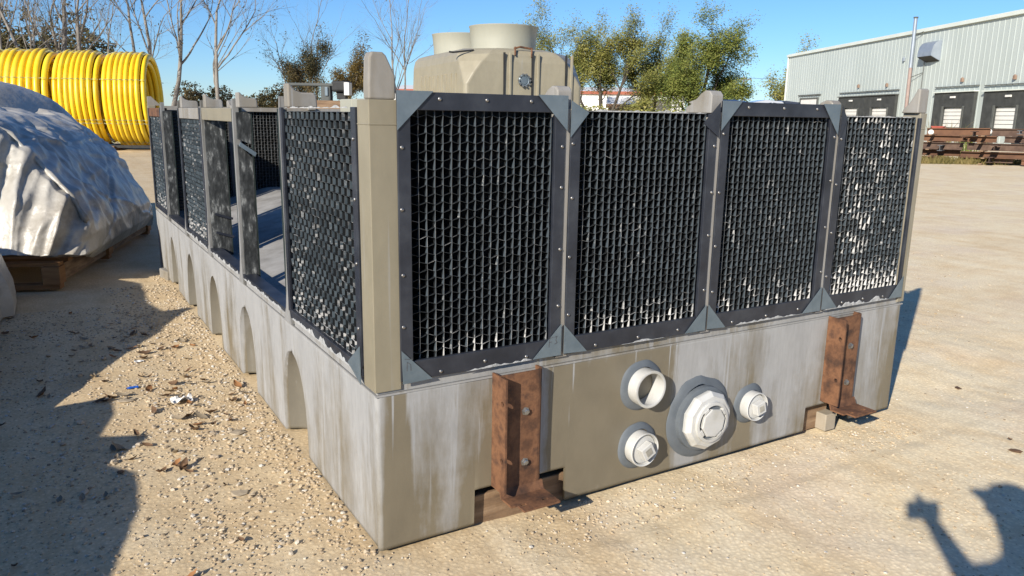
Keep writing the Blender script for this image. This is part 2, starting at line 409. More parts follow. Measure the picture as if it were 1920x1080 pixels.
# rim band above the seam, ridge line at the seam
b = MB()
i_ = .005
b.box((i_, i_, ZS), (XL-i_, .07, .638)); b.box((i_, .072, ZS), (.075, YL-.07, .632)); b.box((XL-.07, .072, ZS), (XL-i_, YL-.07, .632)); b.box((i_, YL-.068, ZS), (XL-i_, YL-i_, .632))
b.build('basin_rim', M_RIM, tower, bevel=.004)
b = MB(); b.box((-.003, -.003, ZS-.005), (XL+.003, .003, ZS+.0015)); b.box((-.003, .0035, ZS-.005), (.003, YL, ZS+.0015))
b.build('seam_ridge', M_RIM, tower)
b = MB(); b.prism([(.08, .075, .46), (XL-.075, .075, .46), (XL-.075, .075, .78), (1.05, .075, .78), (.16, .075, .575), (.08, .075, .575)], (0, YL-.145, 0)); b.build('inner_deck', M_DECK, tower)
b = MB(); b.box((1.6, 1.2, .785), (1.68, YL-.2, .86)); b.build('inner_beam', M_DECK, tower)

# corner posts with lifting lugs
def post(x0, y0, x1, y1):
    b = MB(); b.box((x0, y0, .60), (x1, y1, 1.577)); b.box((x0-.002, y0-.002, 1.497), (x1+.002, y1+.002, 1.502))
    return b.build('corner_post', M_POST, tower, bevel=.008)
p_near = post(-.004, -.004, .092, .103)
b = MB()     # tall lug on the near corner
q = [(-.002, 0, 1.577), (.0895, 0, 1.577), (.0895, 0, 1.652), (.060, 0, 1.712), (.048, 0, 1.722), (.010, 0, 1.722), (.002, 0, 1.705), (-.002, 0, 1.62)]
b.prism([(x, -.002, z) for x, y, z in q], (0, .05, 0))
b.build('lifting_lug', M_LUG, p_near, bevel=.006)
p_far = post(XL-.05, -.004, XL+.004, .09)
def lug_y(x0, x1, zbase, h, L, y0=0, mat=M_LUG, parent=None, inward=1):
    """curved lug that runs inward (+Y) from the front wall"""
    pts = [(0, 0), (0, h*.8), (.015, h*.97), (.04, h), (.065, h*.86), (.09, h*.62), (.14, h*.48), (L*.8, h*.40), (L, h*.25), (L, 0)]
    b = MB(); b.prism([(x0, y0+inward*t, zbase+z) for t, z in pts], (x1-x0, 0, 0))
    return b.build('lifting_lug', mat, parent, bevel=.006)
def lug_x(y0, y1, zbase, h, L, parent=None, x0=0, inward=1):
    pts = [(0, 0), (0, h), (.012, h*.97), (.022, h*.82), (.036, h*.70), (.055, h*.63), (L*.9, h*.62), (L*.98, h*.5), (L, 0)]
    b = MB(); b.prism([(x0+inward*t, y0, zbase+z) for t, z in pts], (0, y1-y0, 0))
    return b.build('lifting_lug', M_LUG, parent, bevel=.006)
b = MB()
q = [(0, 1.577), (0, 1.69), (.008, 1.70), (.018, 1.695), (.034, 1.66), (.055, 1.625), (.08, 1.60), (.092, 1.577)]
b.prism([(XL-.075, -.003+t, z) for t, z in q], (.075, 0, 0)); b.build('lifting_lug', M_LUG, p_far, bevel=.006)
pb = post(-.004, YL-.075, .06, YL+.004)
b = MB(); b.prism([(.0, YL-.06, 1.577), (.0, YL-.06, 1.66), (.03, YL-.06, 1.66), (.11, YL-.06, 1.577)], (0, .05, 0)); b.build('lifting_lug', M_LUG, pb)
pc = post(XL-.08, YL-.08, XL+.004, YL+.004)
lug_y(XL-.08, XL, 1.577, .1, .2, YL, parent=pc, inward=-1)

# rib posts between the panels
for i in (1, 2, 3):
    x = XB[i]; b = MB()
    w = [.62, .70, .8, 1.1, 1.5, 1.56]; ww = [.026, .014, .010, .009, .010, .012]
    for k in range(len(w)-1):
        a0, a1 = ww[k], ww[k+1]
        b.add([(x-a0, -.008, w[k]), (x+a0, -.008, w[k]), (x+a0, .14, w[k]), (x-a0, .14, w[k]), (x-a1, -.008, w[k+1]), (x+a1, -.008, w[k+1]), (x+a1, .14, w[k+1]), (x-a1, .14, w[k+1])],
              [(0, 1, 5, 4), (1, 2, 6, 5), (3, 0, 4, 7), (2, 3, 7, 6), (4, 5, 6, 7)])
    rp = b.build('rib_post', M_LUG, tower)
    lug_y(x-.045, x+.02, 1.556, [.086, .092, .07][i-1], [.19, .15, .19][i-1], -.002, parent=rp)
for i in (1, 2, 3, 4, 5):
    y = YB[i]; b = MB()
    w = [.60, .66, .74, .9, 1.3, 1.52, 1.60]; ww = [.060, .030, .014, .009, .009, .013, .010]; xx = [-.012, -.010, -.008, -.006, -.006, -.006, -.004]
    for k in range(len(w)-1):
        a0, a1 = ww[k], ww[k+1]; x0, x1 = xx[k], xx[k+1]
        b.add([(x0, y-a0, w[k]), (x0, y+a0, w[k]), (.026, y+a0*.8, w[k]), (.026, y-a0*.8, w[k]), (x1, y-a1, w[k+1]), (x1, y+a1, w[k+1]), (.026, y+a1*.8, w[k+1]), (.026, y-a1*.8, w[k+1])],
              [(0, 4, 5, 1), (0, 3, 7, 4), (1, 5, 6, 2), (2, 6, 7, 3), (4, 7, 6, 5)])
    rp = b.build('rib_post', M_RIBL, tower)
    if i in (1, 2, 3, 4): lug_x(y-.10, y-.03, 1.553, [.100, .080, .085, .085][i-1], [.125, .10, .11, .12][i-1], rp, .008)
for i in (1, 2, 3, 4, 5):
    for sg in (-1, 1):
        if (sg > 0 and i in (3, 5)) or (sg < 0 and i in (1, 4)): continue
        ya = YB[i]+sg*.012; yb = YB[i]+sg*(.030 if i > 1 else .04)
        if sg < 0 and i in (2, 3, 5): continue
        b = MB(); b.box((-.005, min(ya, yb), .655), (.03, max(ya, yb), 1.548)); b.build('bay_jamb', M_JAMB, tower)
# back wall ribs and closed far side wall
for i in (1, 2, 3):
    b = MB(); b.box((XB[i]-.015, YL-.12, .63), (XB[i]+.015, YL-.005, 1.56)); rp = b.build('rib_post', M_LUG, tower)
    lug_y(XB[i]-.04, XB[i]+.04, 1.56, .08, .2, YL-.01, parent=rp, inward=-1)
for i in range(6):
    b = MB(); y0 = YB[i]+.02; y1 = YB[i+1]-.02
    b.box((XL-.05, y0, .635), (XL-.01, y1, 1.55)); b.build('side_wall_panel', M_FRAME, tower)
    if i: 
        b = MB(); b.box((XL-.1, YB[i]-.018, .635), (XL+.004, YB[i]+.018, 1.56)); b.build('rib_post', M_LUG, tower)
# top rail pieces along the left side
for i in (2, 3, 5):
    b = MB(); b.box((-.004, YB[i]+.02, 1.478), (.05, YB[i+1]-.02, 1.553)); b.build('top_rail', M_POST if i == 2 else M_RUST if i == 5 else M_LUG, tower, bevel=.004)
b = MB(); b.box((.10, .3, 1.52), (.18, .44, 1.585)); b.box((.10, .445, 1.52), (.18, .58, 1.585)); b.build('cross_beam', M_CYL, tower, bevel=.004)
b = MB(); b.box((.09, YL-.16, 1.535), (XL-.09, YL-.13, 1.575)); b.build('top_rail', M_LUG, tower)
# vertical inner baffle boards standing on the deck behind the open bays
M_BAF = simple('speckled_baffle', [(.008, .009, .009), (.016, .018, .018), (.05, .053, .052), (.26, .265, .25)], 26, .8, .6, 60, vscale=(1.6, 1.6, .55), detail=12)
for i, y in ((1, YB[2]-.055), (2, YB[3]-.055), (3, YB[5]-.055)):
    b = MB(); x0, x1 = [(0, 0), (.004, .076), (.006, .125), (.004, .07)][i]
    if i == 1:
        b.prism([(x0, y, .60), (x1, y, .60), (x1, y, 1.29), (x0, y, 1.36)], (0, .02, 0))
        b.prism([(x0, y, 1.39), (x1, y, 1.36), (x1, y, 1.53), (x0, y, 1.53)], (0, .02, 0))
    else: b.box((x0, y, .60), (x1, y+.02, 1.50 if i == 2 else 1.53))
    bb = b.build('baffle_board', M_BAF, tower)
    b = MB(); b.box((x1+.002, y-.004, .60), (x1+.007, y+.02, 1.53)); b.build('baffle_edge', M_JAMB, bb)
    if i == 1:
        b = MB(); b.obox((.05, y-.012, 1.335), (.04, 0, -.028), (0, .008, 0), (.004, 0, .010)); b.build('diagonal_strut', M_PLATE, bb)
    if i == 2:
        for zz in (.86, .74):
            b = MB(); b.obox((.085, y-.01, zz), (.055, 0, -.018), (0, .006, 0), (.002, 0, .007)); b.build('diagonal_strut', M_FRAME, bb)

# louver sheets ---------------------------------------------------------------
PITCH_L, ROWS, Z0L = .0312, 30, .690
DZ = (1.556-Z0L)/ROWS
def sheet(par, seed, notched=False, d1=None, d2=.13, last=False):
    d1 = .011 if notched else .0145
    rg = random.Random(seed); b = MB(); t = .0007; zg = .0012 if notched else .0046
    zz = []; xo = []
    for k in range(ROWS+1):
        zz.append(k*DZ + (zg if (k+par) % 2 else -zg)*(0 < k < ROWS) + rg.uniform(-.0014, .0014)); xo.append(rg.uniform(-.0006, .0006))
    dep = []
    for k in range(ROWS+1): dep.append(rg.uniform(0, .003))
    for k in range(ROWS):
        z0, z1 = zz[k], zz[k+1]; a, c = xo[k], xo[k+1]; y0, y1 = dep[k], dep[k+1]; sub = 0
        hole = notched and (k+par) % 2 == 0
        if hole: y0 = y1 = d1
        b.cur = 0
        if not notched:  # pale wedge paints the sunlit triangle on each fin, the rest stays black
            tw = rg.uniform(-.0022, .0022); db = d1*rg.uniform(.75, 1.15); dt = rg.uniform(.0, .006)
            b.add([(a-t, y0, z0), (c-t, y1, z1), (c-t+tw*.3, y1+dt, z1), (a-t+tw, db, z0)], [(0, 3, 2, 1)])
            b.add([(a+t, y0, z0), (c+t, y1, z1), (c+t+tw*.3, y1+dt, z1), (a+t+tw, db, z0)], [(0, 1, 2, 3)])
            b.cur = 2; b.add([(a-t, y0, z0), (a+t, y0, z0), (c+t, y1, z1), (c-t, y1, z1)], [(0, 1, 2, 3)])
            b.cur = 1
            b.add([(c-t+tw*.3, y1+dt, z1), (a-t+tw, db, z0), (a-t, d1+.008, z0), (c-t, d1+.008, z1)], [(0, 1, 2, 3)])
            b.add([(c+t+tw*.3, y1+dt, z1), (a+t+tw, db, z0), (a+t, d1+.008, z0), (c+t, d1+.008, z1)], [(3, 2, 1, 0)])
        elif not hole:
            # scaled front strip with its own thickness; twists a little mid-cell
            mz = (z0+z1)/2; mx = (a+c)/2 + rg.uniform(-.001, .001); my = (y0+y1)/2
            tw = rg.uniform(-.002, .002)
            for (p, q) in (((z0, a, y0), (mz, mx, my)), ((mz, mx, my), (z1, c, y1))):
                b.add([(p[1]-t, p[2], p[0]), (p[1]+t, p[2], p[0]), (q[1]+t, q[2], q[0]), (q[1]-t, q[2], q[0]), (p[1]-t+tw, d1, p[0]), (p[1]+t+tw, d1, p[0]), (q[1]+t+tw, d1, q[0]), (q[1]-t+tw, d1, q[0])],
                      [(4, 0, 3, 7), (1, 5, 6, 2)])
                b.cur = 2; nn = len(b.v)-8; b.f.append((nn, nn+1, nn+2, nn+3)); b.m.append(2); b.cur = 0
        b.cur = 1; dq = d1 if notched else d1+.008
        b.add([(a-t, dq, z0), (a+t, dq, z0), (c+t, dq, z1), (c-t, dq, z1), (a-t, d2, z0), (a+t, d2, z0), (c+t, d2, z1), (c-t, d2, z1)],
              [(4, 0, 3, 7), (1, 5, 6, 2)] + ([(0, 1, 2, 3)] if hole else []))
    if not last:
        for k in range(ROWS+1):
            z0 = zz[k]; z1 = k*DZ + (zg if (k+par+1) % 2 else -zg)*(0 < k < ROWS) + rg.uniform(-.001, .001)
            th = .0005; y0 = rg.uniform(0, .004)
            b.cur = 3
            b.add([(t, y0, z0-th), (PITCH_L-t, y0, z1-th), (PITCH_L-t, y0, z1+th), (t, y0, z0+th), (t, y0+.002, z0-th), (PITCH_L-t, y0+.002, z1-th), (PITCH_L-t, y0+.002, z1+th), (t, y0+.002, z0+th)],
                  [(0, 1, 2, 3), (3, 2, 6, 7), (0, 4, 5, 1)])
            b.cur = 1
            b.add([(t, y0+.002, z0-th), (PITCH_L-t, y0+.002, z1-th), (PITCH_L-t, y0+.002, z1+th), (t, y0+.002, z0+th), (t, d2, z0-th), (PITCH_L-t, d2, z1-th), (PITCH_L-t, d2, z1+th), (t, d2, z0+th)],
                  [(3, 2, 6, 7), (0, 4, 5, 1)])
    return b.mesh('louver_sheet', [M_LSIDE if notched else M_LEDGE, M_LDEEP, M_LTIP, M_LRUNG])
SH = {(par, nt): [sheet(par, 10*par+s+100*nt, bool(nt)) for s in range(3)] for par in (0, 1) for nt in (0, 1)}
SHL = [sheet(par, 900+par, last=True) for par in (0, 1)]
b = MB(); b.lathe((0, 0, 0), (0, -1, 0), [(.0068, 0), (.0068, .002), (.0048, .0042), (.0, .005)], 10); ME_SCREW = b.mesh('screw', M_SCREW, True)

M_LBACK = simple('lit_back_edge', [(.20, .195, .18), (.32, .31, .29)], 30, .8)  # paler copy, paints the sunlit rungs of the back wall grid
SHB = []
for par in (0, 1):
    mb_ = SH[(par, 0)][0].copy(); mb_.name = 'louver_sheet'; mb_.materials[2] = M_LBACK; mb_.materials[3] = M_LBACK; SHB.append(mb_)
def corner_plate(parent, pts, y=-.016, mat=M_PLATE):
    b = MB(); b.prism([(p[0], y, p[1]) for p in pts], (0, -.0025, 0)); b.build('corner_plate', mat, parent)
def front_panel(i, top, y0=.0, right_bar=True, screws=True, full=True, jit=0.0):
    x0, x1 = XB[i]+(.012 if i else -.001), XB[i+1]-.012
    b = MB(); t0, t1 = -.013, .002
    bw = .045
    b.box((x0, y0+t0, .628), (x0+bw, y0+t1, 1.606 if top else 1.553))
    rb = bw if right_bar else .018
    b.box((x1-rb, y0+t0, .628), (x1, y0+t1, 1.606 if top else 1.553))
    b.box((x0+bw, y0+t0+.001, .628), (x1-rb, y0+t1, .698))
    if top: b.box((x0+bw, y0+t0+.001, 1.546), (x1-rb, y0+t1, 1.604))
    pn = b.build('inlet_panel', M_FRAME, tower, bevel=.002)
    xa, xb = x0+bw+.004, x1-rb-.004; n = int(round((xb-xa)/PITCH_L)); p = (xb-xa)/n
    for j in range(n+1):
        par = (i+j) % 2
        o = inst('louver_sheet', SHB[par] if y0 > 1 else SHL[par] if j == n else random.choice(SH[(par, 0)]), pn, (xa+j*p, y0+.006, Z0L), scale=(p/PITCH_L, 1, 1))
        o.rotation_euler = (random.uniform(-.002, .002), random.uniform(-.0015, .0015), 0)
    if screws:
        for z in (.80, 1.03, 1.25, 1.45):
            for xx in (x0+.012, x1-.012):
                if not right_bar and xx > x1-.02: continue
                inst('screw', ME_SCREW, pn, (xx+random.uniform(-.003, .003), y0+t0-.0005, z+random.uniform(-.03, .03)))
        for k in range(3):
            inst('screw', ME_SCREW, pn, (x0+.15+k*(x1-x0-.3)/2, y0+t0+.0005, .652+random.uniform(-.008, .008)))
            if top: inst('screw', ME_SCREW, pn, (x0+.15+k*(x1-x0-.3)/2, y0+t0+.0005, 1.583))
    return pn, x0, x1
P, x0, x1 = front_panel(0, True)
s = .125
corner_plate(P, [(x0-.003, 1.607), (x0-.003, 1.607-s), (x0+s, 1.607)]); corner_plate(P, [(x1+.004, 1.607), (x1-s, 1.607), (x1+.004, 1.607-s)])
corner_plate(P, [(x0+.004, .622), (x0+.115, .626), (x0+.0, .742)]); corner_plate(P, [(x1+.004, .632), (x1+.004, .755), (x1-.122, .632)])
def scribble(parent, strokes, y=-.0188):
    b = MB()
    for (xa, za, xb, zb) in strokes:
        d = Vector((xb-xa, 0, zb-za)); L = d.length; d.normalize(); n_ = Vector((-d.z, 0, d.x))
        b.obox(((xa+xb)/2, y, (za+zb)/2), d*L/2, (0, .0003, 0), n_*.0016)
    stuff(b.build('felt_pen_mark', M_INK, parent))
M_INK = simple('faded_ink', [(.05, .055, .06), (.10, .11, .12)], 60, .8)
q = x1-.052; zq = .672
scribble(P, [(q, zq-.002, q+.002, zq+.034), (q+.001, zq+.033, q+.018, zq+.037), (q+.001, zq+.016, q+.013, zq+.019), (q+.024, zq+.035, q+.036, zq+.038), (q+.036, zq+.038, q+.030, zq+.024), (q+.030, zq+.024, q+.037, zq+.012), (q+.037, zq+.012, q+.025, zq+.008)])
q = x0+.018
scribble(P, [(q, .668, q+.002, .700), (q+.002, .700, q+.014, .690), (q+.014, .690, q+.015, .668), (q-.008, .712, q+.022, .708)])
P, x0, x1 = front_panel(1, False)
corner_plate(P, [(x0-.006, .635), (x0+.105, .630), (x0-.006, .750)]); corner_plate(P, [(x1+.004, .632), (x1+.004, .745), (x1-.11, .632)])
corner_plate(P, [(x0-.004, 1.59), (x0-.004, 1.46), (x0+.075, 1.548)]); corner_plate(P, [(x1+.004, 1.60), (x1+.004, 1.46), (x1-.085, 1.515)], mat=M_FRAME)
P, x0, x1 = front_panel(2, True)
corner_plate(P, [(x0-.006, 1.607), (x0-.006, 1.487), (x0+.105, 1.607)]); corner_plate(P, [(x1+.004, 1.607), (x1-.115, 1.607), (x1+.004, 1.47)])
corner_plate(P, [(x0-.006, .635), (x0+.105, .630), (x0-.006, .745)]); corner_plate(P, [(x1+.004, .632), (x1+.004, .75), (x1-.12, .632)])
P, x0, x1 = front_panel(3, False, right_bar=False)
corner_plate(P, [(x0-.006, .635), (x0+.105, .635), (x0-.006, .745)]); corner_plate(P, [(x1+.004, .632), (x1+.004, .745), (x1-.10, .632)])
corner_plate(P, [(x0-.004, 1.60), (x0-.004, 1.44), (x0+.035, 1.545)], mat=M_FRAME)
# crusted scale along the frames' lower edges
M_CRUST = simple('mineral_crust', [(.22, .225, .22), (.33, .33, .32), (.42, .42, .41)], 40, .95, .8, 150)
def crust_strip(p0, p1, hmax, out, seed, up=1):
    """ragged ribbon of hardened scale lying along an edge"""
    p0, p1 = Vector(p0), Vector(p1); L = (p1-p0).length; n = max(8, int(L/.012)); b = MB()
    o = Vector(out).normalized()
    for k in range(n+1):
        q = p0.lerp(p1, k/n); e = min(1, k/3, (n-k)/3)
        h = hmax*e*max(.06, .35+.9*noise.noise(Vector((k*.16, seed, 1)))+.45*noise.noise(Vector((k*.55, seed, 7))))
        w = .0035+.002*noise.noise(Vector((k*.7, seed, 3)))
        b.v += [tuple(q), tuple(q+o*w), tuple(q+o*w*.8+Vector((0, 0, up*h*.75))), tuple(q+Vector((0, 0, up*h)))]
    for k in range(n):
        for j in range(3): b.f.append((k*4+j, (k+1)*4+j, (k+1)*4+j+1, k*4+j+1)); b.m.append(0)
    stuff(b.build('mineral_crust', M_CRUST, tower))
crust_strip((.34, -.0135, .629), (.62, -.0135, .631), .016, (0, -1, 0), 1); crust_strip((1.70, -.0135, .630), (2.16, -.0135, .630), .018, (0, -1, 0), 2)
crust_strip((2.30, -.0135, .629), (2.82, -.0135, .631), .036, (0, -1, 0), 3); crust_strip((1.05, -.0135, .630), (1.28, -.0135, .630), .010, (0, -1, 0), 4)
crust_strip((-.010, .22, .632), (-.010, 1.0, .632), .026, (-1, 0, 0), 5); crust_strip((-.009, 1.12, .630), (-.009, 1.98, .630), .02, (-1, 0, 0), 6); crust_strip((-.009, 2.1, .630), (-.009, 2.95, .630), .02, (-1, 0, 0), 7); crust_strip((-.011, 3.06, .632), (-.011, 3.95, .632), .026, (-1, 0, 0), 8)
crust_strip((.82, .008, 1.553), (1.46, .008, 1.553), .014, (0, -1, 0), 9); crust_strip((2.33, .008, 1.553), (2.88, .008, 1.553), .012, (0, -1, 0), 10); crust_strip((.006, .16, 1.55), (.006, 1.02, 1.55), .012, (-1, 0, 0), 11)
# back wall panels (seen through the open bays)
for i in range(4):
    pn, _, _ = front_panel(i, False, y0=YL-.13, screws=False)
    b = MB(); b.box((XB[i]+.02, YL-.004, .64), (XB[i+1]-.02, YL-.0005, 1.55)); b.build('dark_backing', M_FRAME, tower)  # added dark sheet, makes the holes of the back grid read as shade
# left side panels
def side_panel(y0, y1, thin=False):
    b = MB(); xa, xb = -.010, .003
    b.box((xa, y0, .655), (xb, y0+.045, 1.553)); b.box((xa, y1-.03, .655), (xb, y1, 1.553)); b.box((xa+.001, y0, .628), (xb+.01, y1, .668))
    pn = b.build('inlet_panel', M_FRAME, tower, bevel=.002)
    ya, yb = y0+.047, y1-.032; n = int(round((yb-ya)/PITCH_L)); p = (yb-ya)/n
    for j in range(n):
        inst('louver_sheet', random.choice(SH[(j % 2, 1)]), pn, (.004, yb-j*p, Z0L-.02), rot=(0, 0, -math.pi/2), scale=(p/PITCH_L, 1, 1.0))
    for z in (.80, 1.03, 1.25, 1.45):
        o = inst('screw', ME_SCREW, pn, (xa-.0005, y0+.02, z)); o.rotation_euler = (0, 0, -math.pi/2)
    return pn
P = side_panel(YB[0]+.003, YB[1]-.015)
b = MB(); b.prism([(-.013, .108, .60), (-.013, .11, .74), (-.013, .24, .648)], (-.003, 0, 0)); b.build('corner_plate', M_PLATE, P)
side_panel(YB[3]+.015, YB[4]-.015); side_panel(YB[5]+.015, YB[6]-.005)
for i in (1, 2, 4):   # sill strips under the open bays
    b = MB(); b.box((-.008, YB[i]+.03, .633), (.06, YB[i+1]-.03, .652)); b.build('bay_sill', M_FRAME, tower)

# rusty mounting brackets
b = MB(); b.lathe((0, 0, 0), (0, -1, 0), [(.017, 0), (.017, .002), (.0125, .0025), (.0125, .011), (.008, .013), (.0, .0132)], 6); ME_BOLT = b.mesh('bolt', M_SCREW)
def bracket(xa, xb, z0, z1, ftop, bent=0):
    br = empty('mounting_bracket', (xa, 0, z0)); br.parent = tower; br.location = Vector((xa, 0, z0))
    o = br
    b = MB(); r = .026; web = -.056
    arc = [(xb-r+r*math.sin(a), web+r-r*math.cos(a)) for a in [k*math.pi/8 for k in range(5)]]
    outer = [(xa, web)]+arc+[(xb, -.001)]
    inner = [(x-.008 if k else x, y+.008 if k < len(outer)-1 else y) for k, (x, y) in enumerate(outer)]
    poly = outer+inner[::-1]
    b.prism([(x, y, z0+.03) for x, y in poly], (0, 0, z1-z0-.03)); b.build('bracket_web', M_RUST, br)
    # front flange with two bolt holes (light falls through them)
    fl = -.104; th = .008; hr = .0105; b = MB(); ym = -.080
    hs = sorted([z1-.10, z0+.16]); q_ = .017; zprev = z0+.03
    for h in hs:
        b.box((xa-th, fl, zprev), (xa, -.003, h-q_)); zprev = h+q_
        b.box((xa-th, fl, h-q_), (xa, ym-q_, h+q_)); b.box((xa-th, ym+q_, h-q_), (xa, -.003, h+q_))
        sq = [(q_*max(-1, min(1, 1.42*math.cos(k*math.pi/8))), q_*max(-1, min(1, 1.42*math.sin(k*math.pi/8)))) for k in range(16)]
        for xx in (xa-th, xa):
            vs = [(xx, ym+u, h+w) for u, w in sq]+[(xx, ym+hr*math.cos(k*math.pi/8), h+hr*math.sin(k*math.pi/8)) for k in range(16)]
            b.add(vs, [(k, (k+1) % 16, 16+(k+1) % 16, 16+k) for k in range(16)])
        b.lathe((xa-th, ym, h), (1, 0, 0), [(hr, 0), (hr, th)], 16)
    b.box((xa-th, fl, zprev), (xa, -.003, z1))
    b.build('bracket_flange', M_RUST, br)
    # foot plate with slots
    b = MB(); zf = z0; y1 = -.058; y2 = ftop
    xm = (xa+xb)/2
    def strip(xl, xr, ya, yb): b.box((xl, yb, zf-.008), (xr, ya, zf))
    strip(xa+.005, xb+.0, y1, y2+.05); strip(xa+.03, xm-.055, y2+.05, y2+.035); strip(xm-.03, xm+.04, y2+.05, y2+.035); strip(xm+.065, xb, y2+.05, y2+.035); strip(xa+.03, xb, y2+.035, y2)
    b.prism([(xa, -.057, zf+.032), (xb, -.057, zf+.032), (xb, -.069, zf+.0), (xa, -.069, zf)], (0, .008, 0))
    b.build('foot_plate', M_RUST, br)
    for z in (z1-.155, z0+.125):
        inst('bolt', ME_BOLT, br, ((xa+xb)/2+.012, web-.0005, z))
    return br
bracket(.462, .652, .118, .603, -.185)
bracket(2.372, 2.566, .118, .590, -.185)

# pipe fittings
def fitting(name, x, z, parts):
    e = empty(name, (x, 0, z)); e.parent = tower; e.location = (x, 0, z)
    b = MB(); n = 40
    ro, rs = parts['seal']
    prof = [(ro, 0), (ro*.98, .004), (ro*.86, .010), (rs, .014)]
    b.lathe((x, 0, z), (0, -1, 0), prof, n); ob = b.build('sealant_ring', M_SEAL, e, smooth='auto')
    for v in ob.data.vertices:      # uneven hand-laid bead
        k = 1+.05*noise.noise(Vector((v.co.x*14, v.co.z*14, x*5))); v.co.x *= k; v.co.z *= k
    return e
A = (0, -1, 0)
e = fitting('pipe_stub', 1.176, .432, dict(seal=(.112, .08)))
b = MB(); b.lathe((1.176, 0, .432), A, [(.079, .006), (.081, .055), (.081, .068), (.075, .070), (.069, .068), (.067, .01), (.066, -.12)], 40); b.build('pipe_collar', M_PVC, e, smooth='auto')
b = MB(); b.lathe((1.176, .115, .432), A, [(.069, 0), (.0, 0)], 30); b.build('pipe_bore', M_PVCD, e)
for (x, z, tilt, r) in ((1.170, .160, .5, .076), (1.842, .228, .25, .070)):
    e = fitting('capped_pipe', x, z, dict(seal=(r*1.38, r)))
    b = MB(); b.lathe((x, 0, z), A, [(r*.96, .006), (r*.98, .040), (r*.98, .058), (r*.94, .061), (r*.88, .058), (r*.86, .042)], 40); b.build('pipe_collar', M_PVC, e, smooth='auto')
    b = MB(); b.lathe((x, 0, z), A, [(r*.855, .042), (r*.80, .048), (r*.5, .050), (0, .050)], 36); pl = b.build('plug', M_PVC, e, smooth='auto')
    c, s_ = math.cos(tilt), math.sin(tilt); h = r*.40
    b = MB(); q = [(x+(a*c-d*s_)*h, z+(a*s_+d*c)*h) for a, d in ((-1, -1), (1, -1), (1, 1), (-1, 1))]
    b.prism([(u, -.0505, w) for u, w in q], (0, -.034, 0)); b.build('square_head', M_PVC, pl, bevel=.003)
    q = [(x+(a*c-d*s_)*h*.5, z+(a*s_+d*c)*h*.5) for a, d in ((-1, -1), (1, -1), (1, 1), (-1, 1))]
    b = MB(); b.prism([(u, -.0848, w) for u, w in q], (0, -.002, 0)); b.build('head_recess', M_PVCD, pl)
e = fitting('flanged_outlet', 1.525, .225, dict(seal=(.193, .150)))
x, z = 1.525, .225
b = MB(); b.lathe((x, 0, z), A, [(.150, .012), (.148, .034), (.142, .038), (.10, .038)], 44); b.build('backing_ring', M_SEAL, e, smooth='auto')
b = MB(); b.lathe((x, 0, z), A, [(.132, .038), (.136, .052), (.136, .060), (.118, .078), (.094, .080), (.090, .076)], 10, .1); b.build('ten_sided_nut', M_PVC, e)
b = MB(); b.lathe((x, 0, z), A, [(.095, .074), (.093, .090), (.080, .092), (.078, .079)], 36); b.build('thread_ring', M_PVC, e, smooth='auto')
b = MB(); b.lathe((x, 0, z), A, [(.079, .078), (.0, .078)], 36); b.build('ring_floor', M_SEAL, e)
b = MB(); b.lathe((x, 0, z), A, [(.064, .079), (.068, .094), (.066, .098), (.060, .099), (.0, .099)], 8, .2); b.build('outlet_cap', M_PVC, e)
for a in (.6, 3.7, 2.2, 5.3):
    b = MB(); b.obox((x+math.cos(a)*.073, -.086, z+math.sin(a)*.073), (math.cos(a)*.006, 0, math.sin(a)*.006), (0, .009, 0), (-math.sin(a)*.014, 0, math.cos(a)*.014)); b.build('lock_tab', M_PVC, e)

# timber under the tower
b = MB(); b.box((.36, .035, -.03), (.86, .34, .10)); b.cur = 0; tag(b.build('timber_skid', M_WOOD, bevel=.005), 'brown timber skid showing in the basin notch below the near bracket', 'skid')
b = MB(); b.box((2.255, .05, -.03), (2.50, .30, .10)); tag(b.build('timber_skid', M_WOOD, bevel=.005), 'timber skid in the notch beneath the far right bracket', 'skid')
b = MB(); b.box((2.42, -.01, -.03), (2.50, .06, .06)); tag(b.build('wooden_block', simple('pale_block', [(.28, .24, .18), (.38, .33, .26)], 8, .85, .3, 50), bevel=.005), 'pale wooden block wedged under the far right bracket', 'block')
p = G(316, 520)
b = MB(); b.obox((p.x+.09, p.y+.05, .02), (.13, .02, 0), (-.02, .11, 0), (0, 0, .05)); tag(b.build('support_block', M_LUG, bevel=.008), 'pale support block under the far left end of the basin', 'block')

# ------------------------------------------------------------------ fan housing behind the tower
dist = 11.0
hc = ground_at(920, dist+1.2); fwd = Vector((math.sin(YAW-.03), math.cos(YAW-.03), 0)); rgt = Vector((fwd.y, -fwd.x, 0))
ang = R(22)      # the ribbed face looks a little to the camera's right
ex = (rgt*math.cos(ang)+fwd*math.sin(ang)); ey = (fwd*math.cos(ang)-rgt*math.sin(ang))
house = thing('fan_housing', hc, 'tan fibreglass fan housing with two round stacks standing behind the black panelled tower', 'cooling tower')
def HP(a, c, z): q = hc+ex*a+ey*c; return (q.x, q.y, z)
def octo(hx, hy, ch, z, cb=.10):
    return [HP(a, c, z) for a, c in ((-hx+ch, -hy), (hx-ch, -hy), (hx, -hy+ch), (hx, hy-cb), (hx-cb, hy), (-hx+cb, hy), (-hx, hy-cb), (-hx, -hy+ch))]
b = MB(); rings = [(.90, 1.25, .04, 0), (.895, 1.25, .04, 1.95), (.89, 1.247, .13, 2.10), (.885, 1.243, .24, 2.25), (.865, 1.225, .32, 2.345), (.815, 1.175, .36, 2.405), (.70, 1.06, .36, 2.44), (.5, .9, .3, 2.455)]
for k in rings: b.v += octo(*k)
for k in range(len(rings)-1):
    for j in range(8): b.f.append((k*8+j, k*8+(j+1) % 8, (k+1)*8+(j+1) % 8, (k+1)*8+j)); b.m.append(0)
